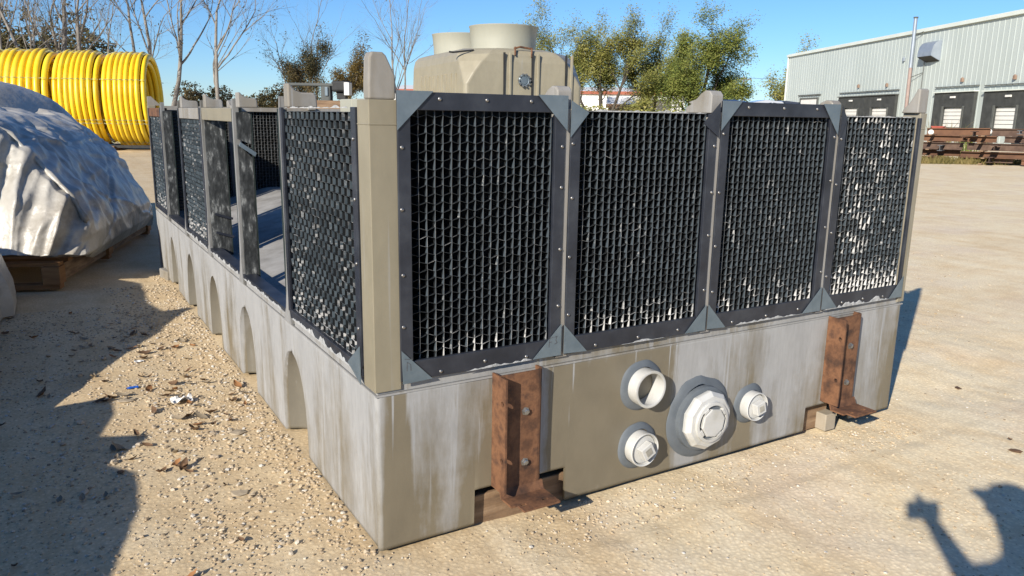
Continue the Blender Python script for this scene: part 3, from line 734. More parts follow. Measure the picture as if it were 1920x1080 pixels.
b.f.append(tuple(range((len(rings)-1)*8, len(rings)*8))); b.m.append(0)
b.build('housing_body', M_HOUSE, house, origin=tuple(hc), bevel=.02)
for a in (-.32, .10, .62):
    b = MB(); b.obox(HP(a, -1.252, 1.2), ex*.012, ey*.012, Vector((0, 0, 1.17))); b.build('dark_slot', M_DARK, house)
    b = MB(); b.obox(HP(a+.085, -1.262, 1.2), ex*.018, ey*.014, Vector((0, 0, 1.17))); b.build('stiffener_rib', M_HOUSE, house, bevel=.006)
for c in [-.9+.2*k for k in range(9)]:
    b = MB(); b.obox(HP(-.897, c, 1.1), ex*.008, ey*.03, Vector((0, 0, 1.0))); b.build('stiffener_rib', M_HOUSE, house, bevel=.004)
def on_house(u, v, c=-1.25):
    d = ray(u, v); n = ey; t = ((hc+ey*c-CAM).dot(n))/d.dot(n); return CAM+d*t
q = on_house(982, 151)
b = MB(); b.lathe(q, -ey, [(.085, 0), (.085, .02), (.07, .03), (.055, .022), (.05, .03), (0, .03)], 14); vb = b.build('round_valve', M_PLATE, house)
for k in range(10):
    a = k*math.pi/5; c = q+ex*math.cos(a)*.082+Vector((0, 0, math.sin(a)*.082))
    b = MB(); b.lathe(c, -ey, [(.014, .015), (.014, .04), (0, .04)], 6); b.build('bolt', M_SCREW, vb)
for u, v0, v1 in ((966, 88, 104), (997, 90, 108)):
    b = MB(); b.tube([on_house(u, v0, -1.2), on_house(u, v1, -1.26)], .012, 6); b.build('rusty_tie', M_RUST, house)
b = MB(); b.tube([on_house(964, 91, -1.2), on_house(975, 88, -1.2), on_house(998, 92, -1.2)], .014, 6); b.build('rusty_tie', M_RUST, house)
b = MB(); b.tube([on_house(842, 97, -1.0), on_house(850, 98, -1.0), on_house(868, 96, -1.0), on_house(888, 94, -1.0)], .012, 6); b.build('loose_hose', M_DARK, house)
def stack(u, vt, dd, r, zt, label=None):
    c = ground_at(u, dd); b = MB()
    b.lathe((c.x, c.y, 2.40), (0, 0, 1), [(r*.95, 0), (r*.95, .04), (r*.96, (zt-2.4)*.5), (r*1.0, zt-2.42), (r*1.02, zt-2.405), (r*1.02, zt-2.4), (r*.96, zt-2.4), (r*.92, .0)], 56)
    o = b.build('fan_stack', M_CYL, house, smooth='auto')
stack(941, 50, dist+.95, .50, 2.80); stack(868, 68, dist+2.25, .50, 2.80)

# ------------------------------------------------------------------ tarp covered bundles
def tarp_bundle(name, loc, grid, label, group, nu, nv, fn, seed=0, mat=M_TARP):
    b = MB()
    for j in range(nv+1):
        for i in range(nu+1): b.v.append(tuple(fn(i/nu, j/nv)))
    for j in range(nv):
        for i in range(nu): b.f.append((j*(nu+1)+i, j*(nu+1)+i+1, (j+1)*(nu+1)+i+1, (j+1)*(nu+1)+i)); b.m.append(0)
    return b
def interp(tab, x):
    for (a, va), (c, vc) in zip(tab, tab[1:]):
        if x <= c:
            t = 0 if c == a else (x-a)/(c-a); t = max(0, min(1, t))
            if hasattr(va, '__len__'): return tuple(p+(q-p)*t for p, q in zip(va, vc))
            return va+(vc-va)*t
    return tab[-1][1]
def ridged(p, f):
    return 1-abs(noise.noise(p*f))*2
pc0 = Vector((-.873, 5.279, 0)); pe = Vector((.322, .947, 0)).normalized(); pn = Vector((-pe.y, pe.x, 0))
# big bundle: cross-sections along the pallet; s = 0 at its front end
sect = [(0, .13), (-.06, .25), (-.04, .42), (.09, .66), (.24, .87), (.40, 1.10), (.60, 1.28), (.92, 1.44), (1.3, 1.51), (1.8, 1.53), (2.6, 1.42)]
def cross(t):
    k = t*(len(sect)-1); i = min(int(k), len(sect)-2); f = k-i
    return (sect[i][0]+(sect[i+1][0]-sect[i][0])*f, sect[i][1]+(sect[i+1][1]-sect[i][1])*f)
rf = random.Random(21); FOLDS = []
for k in range(48):
    a_ = rf.uniform(0, 6.28); b_ = rf.uniform(-1.3, 1.3); n3 = Vector((math.cos(a_)*math.cos(b_), math.sin(a_)*math.cos(b_), math.sin(b_)))
    q_ = pc0+pe*rf.uniform(-.1, 3.2)+pn*rf.uniform(-.2, 1.2)+Vector((0, 0, rf.uniform(.2, 1.4))); FOLDS.append((n3.x, n3.y, n3.z, q_.dot(n3), rf.uniform(.02, .10), rf.uniform(.010, .034)*rf.choice([1, 1, -1])))
def fn_big(u, v):
    a, z = cross(u)
    # v < .3 is the front end closing down, the rest runs along the pallet
    if v < .34:
        k = v/.34; s = .50*k**1.4*(.25+.75*min(1, z/1.2)) - .02; zz = .12+(z-.12)*min(1, k*1.25)**.75
        a2 = a-.17*k*min(1, z/.5)+.05*(1-k)
    else:
        k = (v-.34)/.66; s = .50*(.25+.75*min(1, z/1.2))-.02+(3.30-.50)*min(1, k/.9); zz = z if k < .9 else z*(1-(k-.9)*9.0)
        a2 = a-.17*(1-k)*min(1, z/.5)
    lift = .16*max(0, 1-s/.8)
    p = pc0+pe*s+pn*a2+Vector((0, 0, max(.12+lift, zz)))
    q = Vector((p.x*1.0, p.y*1.0, p.z*1.2))
    f1 = ridged(q+Vector((3, 1, 0)), 1.1)*.045 + ridged(q+Vector((9, 4, 2)), 2.6)*.018 + ridged(q+Vector((1, 8, 2)), 5.5)*.005 + noise.noise(q*9)*.003
    if v < .42: f1 += (.065*ridged(Vector((a2*2.2+z*2.0, z*.5-a2*.4, 5)), 1.1)+.06*ridged(Vector((a2*3.0-z*3.4, z*1.3, 9)), 1.4)+.022*ridged(Vector((a2*4-z*2, z*5, 3)), 1.6))*min(1, (.42-v)/.1)
    for (nx_, ny_, nz_, c_, w_, h_) in FOLDS:
        d_ = p.x*nx_+p.y*ny_+p.z*nz_+.06*noise.noise(p*2.2)-c_
        if abs(d_) < w_: f1 += h_*(1-abs(d_)/w_)*(.55+.9*noise.noise(p*1.3+Vector((c_*9, 0, 0))))
    nrm = (-pn*.6 - pe*(.8 if v < .36 else .1)+Vector((0, 0, .35))).normalized()
    return p+nrm*f1
t1 = thing('tarp_covered_bundle', pc0, 'large grey tarp covered bundle with sagging folds on the wooden pallet', 'tarp bundle')
b = tarp_bundle('t', None, None, None, None, 130, 220, fn_big); o = b.build('tarp', M_TARP, t1, smooth=True)
# folded hem draped down the front edge
def ribbon(pts, w, nrm, name, parent, thick=.03):
    b = MB(); pts = [Vector(p) for p in pts]
    b.tube(pts, [w*(1+.3*math.sin(i*1.7)) for i in range(len(pts))], 7); return b.build(name, M_TARP, parent, smooth=True)
def fold(uvs, r, s0=.0):
    pts = [fn_big(u, v)+Vector((-.01, -.02, .01)) for u, v in uvs]
    fine = []
    for i in range(len(pts)-1):
        for k in range(5):
            t = k/5; p = pts[i].lerp(pts[i+1], t); fine.append(p+Vector((noise.noise(p*5), noise.noise(p*5+Vector((4, 4, 4))), noise.noise(p*6+Vector((8, 1, 4)))))*.02)
    fine.append(pts[-1]); ribbon(fine, r, None, 'tarp_fold', t1)
fold([(.24, .345), (.34, .34), (.45, .335), (.6, .33), (.75, .33)], .026)
# pallet under it
pal = thing('wooden_pallet', pc0, 'weathered wooden pallet under the large grey tarp bundle', 'pallet')
for a in (0.02, .95, 1.9):
    b = MB(); b.obox(pc0+pe*1.65+pn*(a+.04)+Vector((0, 0, .125)), pe*1.60, pn*.045, Vector((0, 0, .075))); b.build('runner', M_WOOD, pal, bevel=.004)
for k in range(14):
    b = MB(); b.obox(pc0+pe*(.06+k*.245)+pn*1.0+Vector((0, 0, .217)), pe*.06, pn*1.0, Vector((0, 0, .014))); b.build('deck_board', M_WOODO if k < 2 else M_WOOD, pal)
for k in (0, 6, 13):
    b = MB(); b.obox(pc0+pe*(.03+k*.245)+pn*.99+Vector((0, 0, .024)), pe*.055, pn*.99, Vector((0, 0, .022))); b.build('bottom_board', M_WOODO, pal, bevel=.003)
for k in (0, 6, 13):
    b = MB(); b.obox(pc0+pe*(.03+k*.245)+pn*.055+Vector((0, 0, .124)), pe*.075, pn*.07, Vector((0, 0, .077))); b.build('corner_block', M_WOODO, pal, bevel=.004)
# bundle behind, only its dark top shows
def fn_back(u, v):
    c = ground_at(-60, 11.5); r_ = R0
    a = -1.9+3.1*u; s = -1.0+2.2*v
    z = 1.98*(max(0, 1-((a+.2)/1.55)**4))**.5*(max(0, 1-(abs(s)/1.2)**4))**.4 - (.10*(a+1.0) if a > -1 else 0)
    p = c+r_*a+Vector((r_.y*-1, r_.x, 0))*s+Vector((0, 0, max(0, z)))
    return p+Vector((0, 0, 1))*(ridged(p, 1.5)*.03*(z > .2))
b = tarp_bundle('t', None, None, None, None, 60, 40, fn_back)
tag(b.build('tarp_covered_bundle', M_TARP, smooth=True), 'rounded grey tarp bundle whose top shows behind the large pallet bundle', 'tarp bundle')
# nearer bundle, only its right end is in the picture
prof_y = [(1.66, 0), (1.70, .40), (1.72, .52), (2.1, .76), (2.52, 1.0), (2.7, 1.04), (2.88, 1.17), (3.0, 1.04), (3.4, 1.0), (4.2, 1.02), (4.9, .85), (5.15, .55), (5.22, .0)]
def fn_near(u, v):
    y = 1.66+3.56*v; h = interp(prof_y, y)
    x = interp([(0, -4.2), (.08, -4.15), (.5, -2.6), (.62, -2.2), (.78, -1.7), (.92, -1.28), (.97, -1.22), (1, -1.20)], u)
    k = interp([(0, 0), (.08, .8), (.5, .98), (.62, 1), (.78, .72), (.92, .50), (.97, .25), (1, 0)], u)
    if y < 4.4: x = x if x < -2.2 else -2.2+(x+2.2)*interp([(1.6, .55), (4.4, .93)], y)
    p = Vector((x, y, h*k))
    d = (ridged(p+Vector((2, 7, 1)), 2.1)*.03+noise.noise(p*6)*.016)*(1 if p.z > .03 else .3)
    return p+Vector((.7, -.25, .45))*d*(0 if abs(x+2.2) < .15 else 1)
b = tarp_bundle('t', None, None, None, None, 70, 110, fn_near)
tag(b.build('tarp_covered_bundle', M_TARP, smooth=True), 'low grey tarp bundle cut off by the left edge in front of the pallet', 'tarp bundle')
prof_y2 = [(-2.2, 0), (-2.17, .68), (-.43, .70), (-.07, .77), (.29, .78), (.51, .72), (.66, .83), (.9, .71), (1.15, .75), (1.40, .77), (1.43, 0)]
def fn_off(u, v):
    y = -2.2+3.63*v; h = interp(prof_y2, y)
    x = interp([(0, -3.9), (.1, -3.8), (.6, -2.6), (.8, -2.2), (.95, -2.05), (1, -2.0)], u); k = interp([(0, 0), (.1, .9), (.6, .97), (.8, 1), (.95, .7), (1, 0)], u)
    return Vector((x, y, h*k+.01*noise.noise(Vector((x*4, y*4, 2)))*k))
b = tarp_bundle('t', None, None, None, None, 50, 120, fn_off)
tag(b.build('tarp_covered_bundle', M_TARP, smooth=True), 'long flat grey tarp bundle left of the photographer shading the near ground', 'tarp bundle')

# ------------------------------------------------------------------ yellow pipe coils
Rc = 1.70; pr_ = .125
b = MB()
nt_ = 56
for i in range(nt_):
    a = 2*math.pi*i/nt_
    for j in range(10):
        c = 2*math.pi*j/10; rr = Rc+pr_*math.cos(c); b.v.append((pr_*math.sin(c), rr*math.cos(a), rr*math.sin(a)))
for i in range(nt_):
    for j in range(10): b.f.append((i*10+j, ((i+1) % nt_)*10+j, ((i+1) % nt_)*10+(j+1) % 10, i*10+(j+1) % 10)); b.m.append(0)
ME_TURN = b.mesh('pipe_turn', M_YEL, True)
coil_u = [(-62, 28, 36.5, 'leftmost yellow pipe coil, cut off by the left edge'), (34, 126, 36.0, 'second yellow pipe coil from the left edge above the tarp'), (138, 217, 35.5, 'yellow pipe coil with two grey bands, third from the left'), (223, 302, 35.0, 'rightmost yellow pipe coil beside the end of the black tower')]
for (u0, u1, dd, lab) in coil_u:
    c0 = ground_at((u0+u1)/2, dd); zc = Rc+pr_+.12
    ax = R0; th = math.atan2(ax.y, ax.x)+R(13)
    axd = Vector((math.cos(th), math.sin(th), 0))
    t = thing('pipe_coil', c0, lab, 'pipe coil', 'yellow pipe coils in a row')
    width = (u1-u0)/FPX*dd*.84; n = 8; stp = (width-2*pr_)/(n-1)
    for k in range(n):
        q = c0+axd*(-width/2+pr_+k*stp)
        o = inst('pipe_turn', ME_TURN, t, (q.x, q.y, zc+random.uniform(-.03, .03))); o.rotation_euler = (random.uniform(-.3, .3), random.uniform(-.006, .006), th+random.uniform(-.008, .008)); q_ = 1-.045*max(0, abs(k-3.5)-2.4)**1.3; o.scale = (stp/(2*pr_), q_*(1+random.uniform(-.006, .006)), q_)
    for k in range(n):
        if k > 6: continue
        q = c0+axd*(-width/2+pr_+(k+.5)*stp)
        o = inst('pipe_turn', ME_TURN, t, (q.x, q.y, zc-.02)); o.rotation_euler = (0, random.uniform(-.01, .01), th); o.scale = (stp/(2*pr_)*.97, .84, .84)
    for a in (1.9, 2.75, 3.6, 3.68, 4.3, 5.4, .4):
        b = MB(); rr = Rc+pr_+.012; pts = []
        bk = Vector((-axd.y, axd.x, 0))
        for k in range(2*n+1):
            q = c0+axd*(-width/2+.0+width*k/(2*n)); bul = .0 if k % 2 else -.06
            pts.append(q+bk*math.cos(a)*(rr+bul)+Vector((0, 0, zc+math.sin(a)*(rr+bul))))
        b.tube(pts, .012, 4); b.build('strap', M_STRAP, t)
    sk = thing('coil_skid', c0, 'dark skid under ' + lab.split(',')[0], 'skid')
    for a in (-.45, .45):
        b = MB(); b.obox(c0+axd*a*width+Vector((0, 0, .08)), axd*.07, Vector((-axd.y, axd.x, 0))*1.1, Vector((0, 0, .08))); b.build('runner', M_WOOD, sk)
    b = MB(); b.obox(c0+Vector((0, 0, .14))-Vector((-axd.y, axd.x, 0))*.9, axd*width*.5, Vector((-axd.y, axd.x, 0))*.06, Vector((0, 0, .05))); b.build('cross_member', M_DARK, sk)

# ------------------------------------------------------------------ trees
def grow(mb, p, d, L, r, depth, rg, P_, tips, lvl=0):
    n = P_['seg'] if depth > 1 else 3
    pts = [p]; rad = [r]; dd = d.normalized(); end = r*(P_['taper'] if depth else .25)
    for k in range(n):
        w = P_['wob']*(1 if lvl else .5)
        dd = (dd+Vector((rg.gauss(0, w), rg.gauss(0, w), rg.gauss(0, w)+P_['up']*(.5 if lvl == 0 else 1)))).normalized()
        pts.append(pts[-1]+dd*(L/n)); rad.append(r+(end-r)*(k+1)/n)
    mb[0 if lvl == 0 else 1].tube(pts, rad, 8 if lvl == 0 else (5 if depth > 1 else 3), cap=False)
    if depth <= 1: tips += pts[1:]
    elif depth <= 2: tips += pts[2:]
    if depth == 0: return
    m = rg.randint(*P_['kids'])
    for k in range(m):
        t = rg.uniform(P_['from'] if lvl == 0 else .25, 1) if k else 1.0
        i = min(int(t*n), n-1); f = t*n-i; q = pts[i].lerp(pts[i+1], f)
        a = rg.uniform(*P_['ang'])*(.5 if k == 0 else 1); az = rg.uniform(0, 6.283)
        base = (pts[i+1]-pts[i]).normalized(); o1 = base.orthogonal().normalized(); o2 = base.cross(o1)
        nd = base*math.cos(a)+(o1*math.cos(az)+o2*math.sin(az))*math.sin(a)
        rr = (rad[i]+(rad[i+1]-rad[i])*f)*(.85 if k == 0 else rg.uniform(.45, .7))
        grow(mb, q, nd, L*rg.uniform(*P_['len'])*(1.0 if k == 0 else 1.05-.35*t), rr, depth-1, rg, P_, tips, lvl+1)
BARE = dict(seg=7, taper=.45, wob=.085, up=.05, kids=(4, 6), ang=(.35, .85), len=(.5, .74), **{'from': .3})
LEAFY = dict(seg=6, taper=.5, wob=.10, up=.05, kids=(4, 6), ang=(.3, .8), len=(.5, .75), **{'from': .22})
def leaves(tips, n, size, spread, rg, aspect=.55):
    b = MB()
    for k in range(n):
        c = rg.choice(tips); p = c+Vector((rg.gauss(0, spread), rg.gauss(0, spread), rg.gauss(0, spread*.8)))
        a = Vector((rg.gauss(0, 1), rg.gauss(0, 1), rg.gauss(0, 1))).normalized(); o = a.orthogonal().normalized()
        s = size*rg.uniform(.5, 1.3); b.add([p-a*s, p+o*s*aspect, p+a*s, p-o*s*aspect], [(0, 1, 2, 3)])
    return b
def tree(name, u, dist, H, r, seed, label, cat, P_, depth=4, lean=(0, 0), leaf=None, nleaf=0, lsize=.2, spread=.3, group=None, bark=None, dirs=None):
    rg = random.Random(seed); base = ground_at(u, dist); t = thing(name, base, label, cat, group)
    mb = (MB(), MB()); tips = []
    d0 = R0*lean[0]+Vector((0, 0, 1))+Vector((-R0.y, R0.x, 0))*lean[1]
    for (lx, k, rr) in (dirs or [(0, 1, 1)]):
        grow(mb, base-Vector((0, 0, .15))+R0*lx*.3, d0+R0*lx, H*k, r*rr, depth, rg, P_, tips)
    mb[0].build('trunk', bark or M_BARK, t, smooth=True)
    if mb[1].v: mb[1].build('branches', bark or M_BARK, t, smooth=True)
    if leaf: leaves(tips, nleaf, lsize, spread, rg).build('crown' if nleaf > 900 else 'leaves', leaf, t)
    return t
def bare(name, u, dist, H, r, *a, **k): return tree(name, u, dist, H, r*.78, *a, **k)
BG = 'bare trees behind the yellow coils'
bare('bare_tree', 25, 60, 8.5, .26, 3, 'leafless forked tree rising at the far left edge', 'tree', BARE, 4, (-.02, 0), M_LFO, 160, .09, .2, BG, None, [(-.16, 1, .8), (.10, 1, .7)])
bare('bare_tree', 104, 58, 8.0, .20, 5, 'slim leafless tree leaning left over the second coil', 'tree', BARE, 4, (-.17, 0), M_LFO, 120, .09, .2, BG)
bare('bare_tree', 126, 62, 8.5, .34, 8, 'thickest leafless trunk standing above the gap between coils', 'tree', BARE, 4, (.05, 0), M_LFO, 160, .09, .2, BG)
bare('bare_tree', 152, 60, 8.0, .24, 13, 'leafless tree leaning right with a long side limb', 'tree', BARE, 4, (.20, 0), M_LFO, 160, .09, .2, BG)
bare('bare_tree', 276, 64, 9.0, .20, 21, 'leafless tree just right of the coil row, first of three', 'tree', BARE, 4, (-.06, 0), M_LFO, 200, .09, .25, BG)
bare('bare_tree', 303, 63, 9.0, .22, 34, 'leafless tree above the end coil, middle of three', 'tree', BARE, 4, (.06, 0), M_LFO, 240, .09, .25, BG)
bare('bare_tree', 320, 61, 9.0, .24, 55, 'dark leafless tree leaning right beyond the last coil', 'tree', BARE, 4, (.16, 0), M_LFO, 300, .09, .25, BG)
bare('bare_tree', 410, 60, 8.6, .22, 89, 'pale leafless tree with wide limbs above the open tower bays', 'tree', BARE, 4, (.05, 0), M_LFO, 160, .09, .25, BG)
bare('bare_tree', 545, 66, 5.0, .13, 90, 'low leafless tree left of the brown autumn tree', 'tree', BARE, 4, (.08, 0), M_LFO, 150, .09, .25, BG)
bare('bare_tree', 601, 72, 7.5, .14, 91, 'thin leafless tree rising behind the brown autumn tree', 'tree', BARE, 4, (-.02, 0), None, 0, .09, .25, BG)
bare('bare_tree', 756, 66, 8.2, .16, 144, 'leafless tree with two stems between tall lug and fan housing', 'tree', BARE, 4, (0, 0), M_LFO, 60, .09, .2, BG, None, [(-.07, 1, .9), (.10, .95, .8)])
def bush(name, u, dist, W_, Dp, H, n, size, mat, seed, label, cat, z0=.0, group=None):
    rg = random.Random(seed); base = ground_at(u, dist); t = thing(name, base, label, cat, group)
    tr = MB()
    lobes = []
    for k in range(max(4, int(W_*1.6))):
        a = rg.uniform(-1, 1); lobes.append((R0*a*W_*.42+Vector((-R0.y, R0.x, 0))*rg.uniform(-.4, .4)*Dp+Vector((0, 0, H*rg.uniform(.45, .78)*(1-.35*abs(a)))), H*rg.uniform(.16, .27)))
    tips = []
    for c, rr in lobes:
        foot = base+Vector((c.x*.35, c.y*.35, -.1)); tr.tube([foot, base+c*.6+Vector((rg.uniform(-.2, .2), 0, 0)), base+c], [.09, .06, .02], 5)
        for k in range(60):
            v = Vector((rg.gauss(0, 1), rg.gauss(0, 1), rg.gauss(0, 1))).normalized()*rr*rg.uniform(.55, 1.1); tips.append(base+c+v)
        for k in range(25): tips.append(base+Vector((c.x, c.y, c.z*rg.uniform(.1, .9)))+Vector((rg.gauss(0, .3), rg.gauss(0, .3), 0)))
    tr.build('stems', M_BARKD, t); leaves(tips, n, size, size*1.2, rg).build('foliage', mat, t); return t
bush('evergreen_shrub', 55, 74, 6.4, 2, 10.6, 12000, .14, M_LFO, 1, 'dark olive evergreen thicket behind the bare trunks at far left', 'shrub')
bush('evergreen_shrub', 160, 72, 5.6, 2, 10.2, 11000, .14, M_LFO, 2, 'dark olive evergreen thicket above the third yellow coil', 'shrub')
bush('evergreen_shrub', 395, 70, 3.6, 2, 4.9, 5000, .11, M_LFO, 4, 'round olive bush showing over the open tower bays', 'shrub')
bush('evergreen_shrub', 520, 68, 3.0, 2, 4.9, 4500, .11, M_LFO, 6, 'low olive bush left of the brown autumn tree', 'shrub')
tree('autumn_tree', 590, 66, 3.5, .15, 61, 'brown and green tree beside the dark machine, left one', 'tree', LEAFY, 4, (.0, 0), M_LFO, 17000, .075, .28)
tree('autumn_tree', 655, 64, 3.3, .16, 62, 'rusty brown autumn tree just left of the tall corner lug', 'tree', LEAFY, 4, (.0, 0), M_LFB, 19000, .075, .28)
tree('leafy_tree', 1120, 68, 5.2, .22, 71, 'airy yellow green tree with open crown beside the fan housing', 'tree', LEAFY, 4, (0, 0), M_LFG, 62000, .078, .33, None, M_BARKD, [(-.40, .95, .7), (0, 1.05, 1), (.45, 1, .8)])
tree('leafy_tree', 1215, 74, 4.5, .20, 72, 'olive tree with high crown in the middle of the tree group', 'tree', LEAFY, 4, (0, 0), M_LFG, 30000, .08, .34, None, M_BARKD, [(-.25, .9, .7), (.1, 1.05, 1)])
tree('leafy_tree', 1300, 66, 4.6, .22, 77, 'dense green tree at the right of the tree group', 'tree', LEAFY, 4, (0, 0), M_LFG2, 76000, .08, .33, None, M_BARKD, [(-.32, .9, .7), (0, 1.0, 1), (.28, .92, .8)])
tree('leafy_tree', 1012, 90, 5.0, .2, 78, 'small tree peeping out beside the larger fan stack', 'tree', LEAFY, 4, (0, 0), M_LFG, 8000, .13, .4)
tree('leafy_tree', 1462, 125, 5.5, .24, 79, 'distant green tree against the left corner of the warehouse', 'tree', LEAFY, 4, (0, 0), M_LFG, 9000, .17, .5)
bush('distant_shrub', 1400, 140, 3.4, 2, 4.4, 900, .22, M_LFG2, 12, 'small distant shrub right of the utility pole', 'shrub')
bush('distant_shrub', 1432, 150, 4.0, 2, 5.4, 1200, .22, M_LFG, 14, 'distant shrub halfway between utility pole and warehouse', 'shrub')
bush('distant_shrub', 470, 140, 26, 4, 4.2, 5000, .3, M_LFO, 15, 'long distant hedge line seen between the tower posts', 'hedge')
bush('undergrowth_shrub', 1095, 64, 3.6, 2, 3.0, 2200, .15, M_LFG, 16, 'yellow green undergrowth at the foot of the airy tree', 'shrub')
bush('undergrowth_shrub', 1200, 63, 5.0, 2, 3.0, 2400, .15, M_LFG, 17, 'low yellow green undergrowth in front of the white trailer', 'shrub')
bush('undergrowth_shrub', 1320, 62, 3.2, 2, 3.2, 2200, .15, M_LFG2, 18, 'green undergrowth at the foot of the dense green tree', 'shrub')

# ------------------------------------------------------------------ warehouse
WA = Vector((75.815, 62.7, 0)); wd = Vector((-.472, -.882, 0)).normalized(); wo_ = Vector((-wd.y, wd.x, 0))*-1
if (CAM-WA).dot(wo_) < 0: wo_ = -wo_
def WP(s, o, z): q = WA+wd*s+wo_*o; return Vector((q.x, q.y, z))
M_SIDING = simple('pale_green_siding', [(.40, .445, .42), (.43, .475, .45), (.455, .50, .475)], .5, .5, 0, 1, vscale=(1, 1, .3))
M_TRIM = simple('roof_trim', [(.58, .62, .56), (.66, .69, .63)], .5, .5)
M_PAD = simple('black_dock_pad', [(.028, .030, .028), (.055, .058, .055)], 2, .8)
M_PADL = simple('worn_dock_pad', [(.07, .075, .07), (.12, .125, .115)], 2, .8)
M_DOOR = simple('white_dock_door', [(.66, .65, .60), (.74, .73, .69)], 1, .5)
M_HOOD = simple('grey_hood_metal', [(.24, .28, .33), (.32, .36, .41)], 1.5, .45, 0, 1, .3)
M_LAMP = simple('brown_lamp', [(.20, .13, .09), (.28, .19, .14)], 3, .6)
M_REDL = simple('rust_red_paint', [(.24, .06, .03), (.34, .10, .05)], 3, .6)
wh = thing('warehouse', WP(0, 0, 0), 'pale green metal sided warehouse with dark loading docks at right', 'building')
b = MB(); WLn = 56; WH = 8.9; k = 0; s = 0
prof = []
while s < WLn:
    prof += [(s, 0), (s+.42, 0), (s+.46, .02), (s+.54, .02), (s+.58, 0)]; s += .60
nb = len(prof)
for (ss, oo) in prof: b.v += [tuple(WP(ss, oo, 0)), tuple(WP(ss, oo, WH))]
for i in range(nb-1): b.f.append((2*i, 2*i+2, 2*i+3, 2*i+1)); b.m.append(0)
b.prism([WP(0, -.01, 0), WP(WLn, -.01, 0), WP(WLn, -38, 0), WP(0, -38, 0)], (0, 0, WH-.05))
b.build('siding', M_SIDING, wh, origin=tuple(WP(0, 0, 0)))
b = MB(); b.obox(WP(WLn/2, .06, WH+.02), wd*(WLn/2+.15), wo_*.16, Vector((0, 0, .13))); b.build('roof_trim', M_TRIM, wh)
b = MB(); b.prism([WP(-.1, .1, WH+.1), WP(WLn, .1, WH+.1), WP(WLn, -38, WH+.5), WP(-.1, -38, WH+.5)], (0, 0, .1)); b.build('roof', M_TRIM, wh)
b = MB(); b.obox(WP(.02, .09, WH/2), wd*.09, wo_*.06, Vector((0, 0, WH/2))); b.build('corner_trim', M_TRIM, wh)
def dock(s0, s1, d0, d1, zt, zd, zb=1.2):
    sh = empty('dock_shelter', WP(s0, 0, 0)); sh.parent = wh; sh.location = WP(s0, 0, 0)-WPOS[wh.name]
    b = MB(); dp = .13
    b.obox(WP((s0+d0)/2, dp, (zt+.1)/2), wd*((d0-s0)/2), wo_*dp, Vector((0, 0, (zt-.1)/2)))
    b.obox(WP((s1+d1)/2, dp, (zt+.1)/2), wd*((s1-d1)/2), wo_*dp, Vector((0, 0, (zt-.1)/2)))
    b.obox(WP((s0+s1)/2, dp-.003, (zt+zd+.35)/2), wd*((s1-s0)/2-.004), wo_*dp, Vector((0, 0, (zt-zd-.35)/2)))
    b.build('dock_pad', M_PAD, sh)
    b = MB(); b.obox(WP(d1+.06, .285, 1.9), wd*.10, wo_*.02, Vector((0, 0, .9))); b.build('wear_strip', M_PADL, sh); b = MB(); b.obox(WP(d0-.06, .285, 1.9), wd*.10, wo_*.02, Vector((0, 0, .9))); b.build('wear_strip', M_PADL, sh)
    b = MB(); b.obox(WP((s0+s1)/2, .19, zt+.05), wd*((s1-s0)/2+.1), wo_*.2, Vector((0, 0, .04))); b.build('shelter_hood', M_TRIM if s0 > 30 else M_PADL, sh)
    b = MB(); h = (zd+.3-zb)/5
    for k in range(5): b.obox(WP((d0+d1)/2, .09, zb+h*(k+.5)), wd*((d1-d0)/2), wo_*.012, Vector((0, 0, h/2-.02)))
    b.build('dock_door', M_DOOR, sh)
    b = MB(); b.obox(WP((s0+s1)/2, .31, zt-.35), wd*.28, wo_*.05, Vector((0, 0, .07))); b.build('dock_lamp', M_DOOR, sh)
    b = MB(); b.obox(WP((s0+s1)/2, .13, zt+.45), wd*((s1-s0)/2+.2), wo_*.05, Vector((0, 0, .03))); b.build('drip_rail', M_PADL, sh)
dock(14.5, 19.95, 15.9, 18.7, 3.85, 2.45); dock(20.0, 25.4, 21.3, 24.2, 3.86, 2.45)
dock(31.3, 36.4, 32.7, 35.2, 3.82, 2.35); dock(37.5, 43.0, 38.9, 41.2, 3.76, 2.35); dock(45.0, 50.4, 46.4, 49, 3.8, 2.4)
b = MB(); b.obox(WP(6.9, .08, 2.4), wd*2.1, wo_*.02, Vector((0, 0, 1.45))); sdoor = b.build('side_door', M_DOOR, wh)
b = MB(); b.obox(WP(6.9, .10, 3.93), wd*2.4, wo_*.06, Vector((0, 0, .08))); b.obox(WP(4.65, .10, 2.4), wd*.13, wo_*.05, Vector((0, 0, 1.5))); b.obox(WP(9.15, .10, 2.4), wd*.13, wo_*.05, Vector((0, 0, 1.5))); b.build('door_frame', M_PADL, sdoor)
b = MB(); b.obox(WP(6.9, .12, 4.3), wd*2.9, wo_*.06, Vector((0, 0, .05))); b.build('drip_rail', M_PADL, sdoor)
# intake hood
b = MB(); s0, s1 = 29.0, 31.0; pts = [(0, 7.9), (.25, 7.9), (.5, 7.78), (.68, 7.5), (.78, 7.1), (.8, 6.75), (0, 6.35)]
b.prism([WP(s0, o_, z_) for o_, z_ in pts], wd*(s1-s0)); hd = b.build('intake_hood', M_HOOD, wh)
b = MB(); b.obox(WP((s0+s1)/2, .40, 6.535), wd*((s1-s0)/2-.08), wo_*.37+Vector((0, 0, .185)), Vector((0, 0, .02))); b.build('hood_mouth', M_DARK, hd)
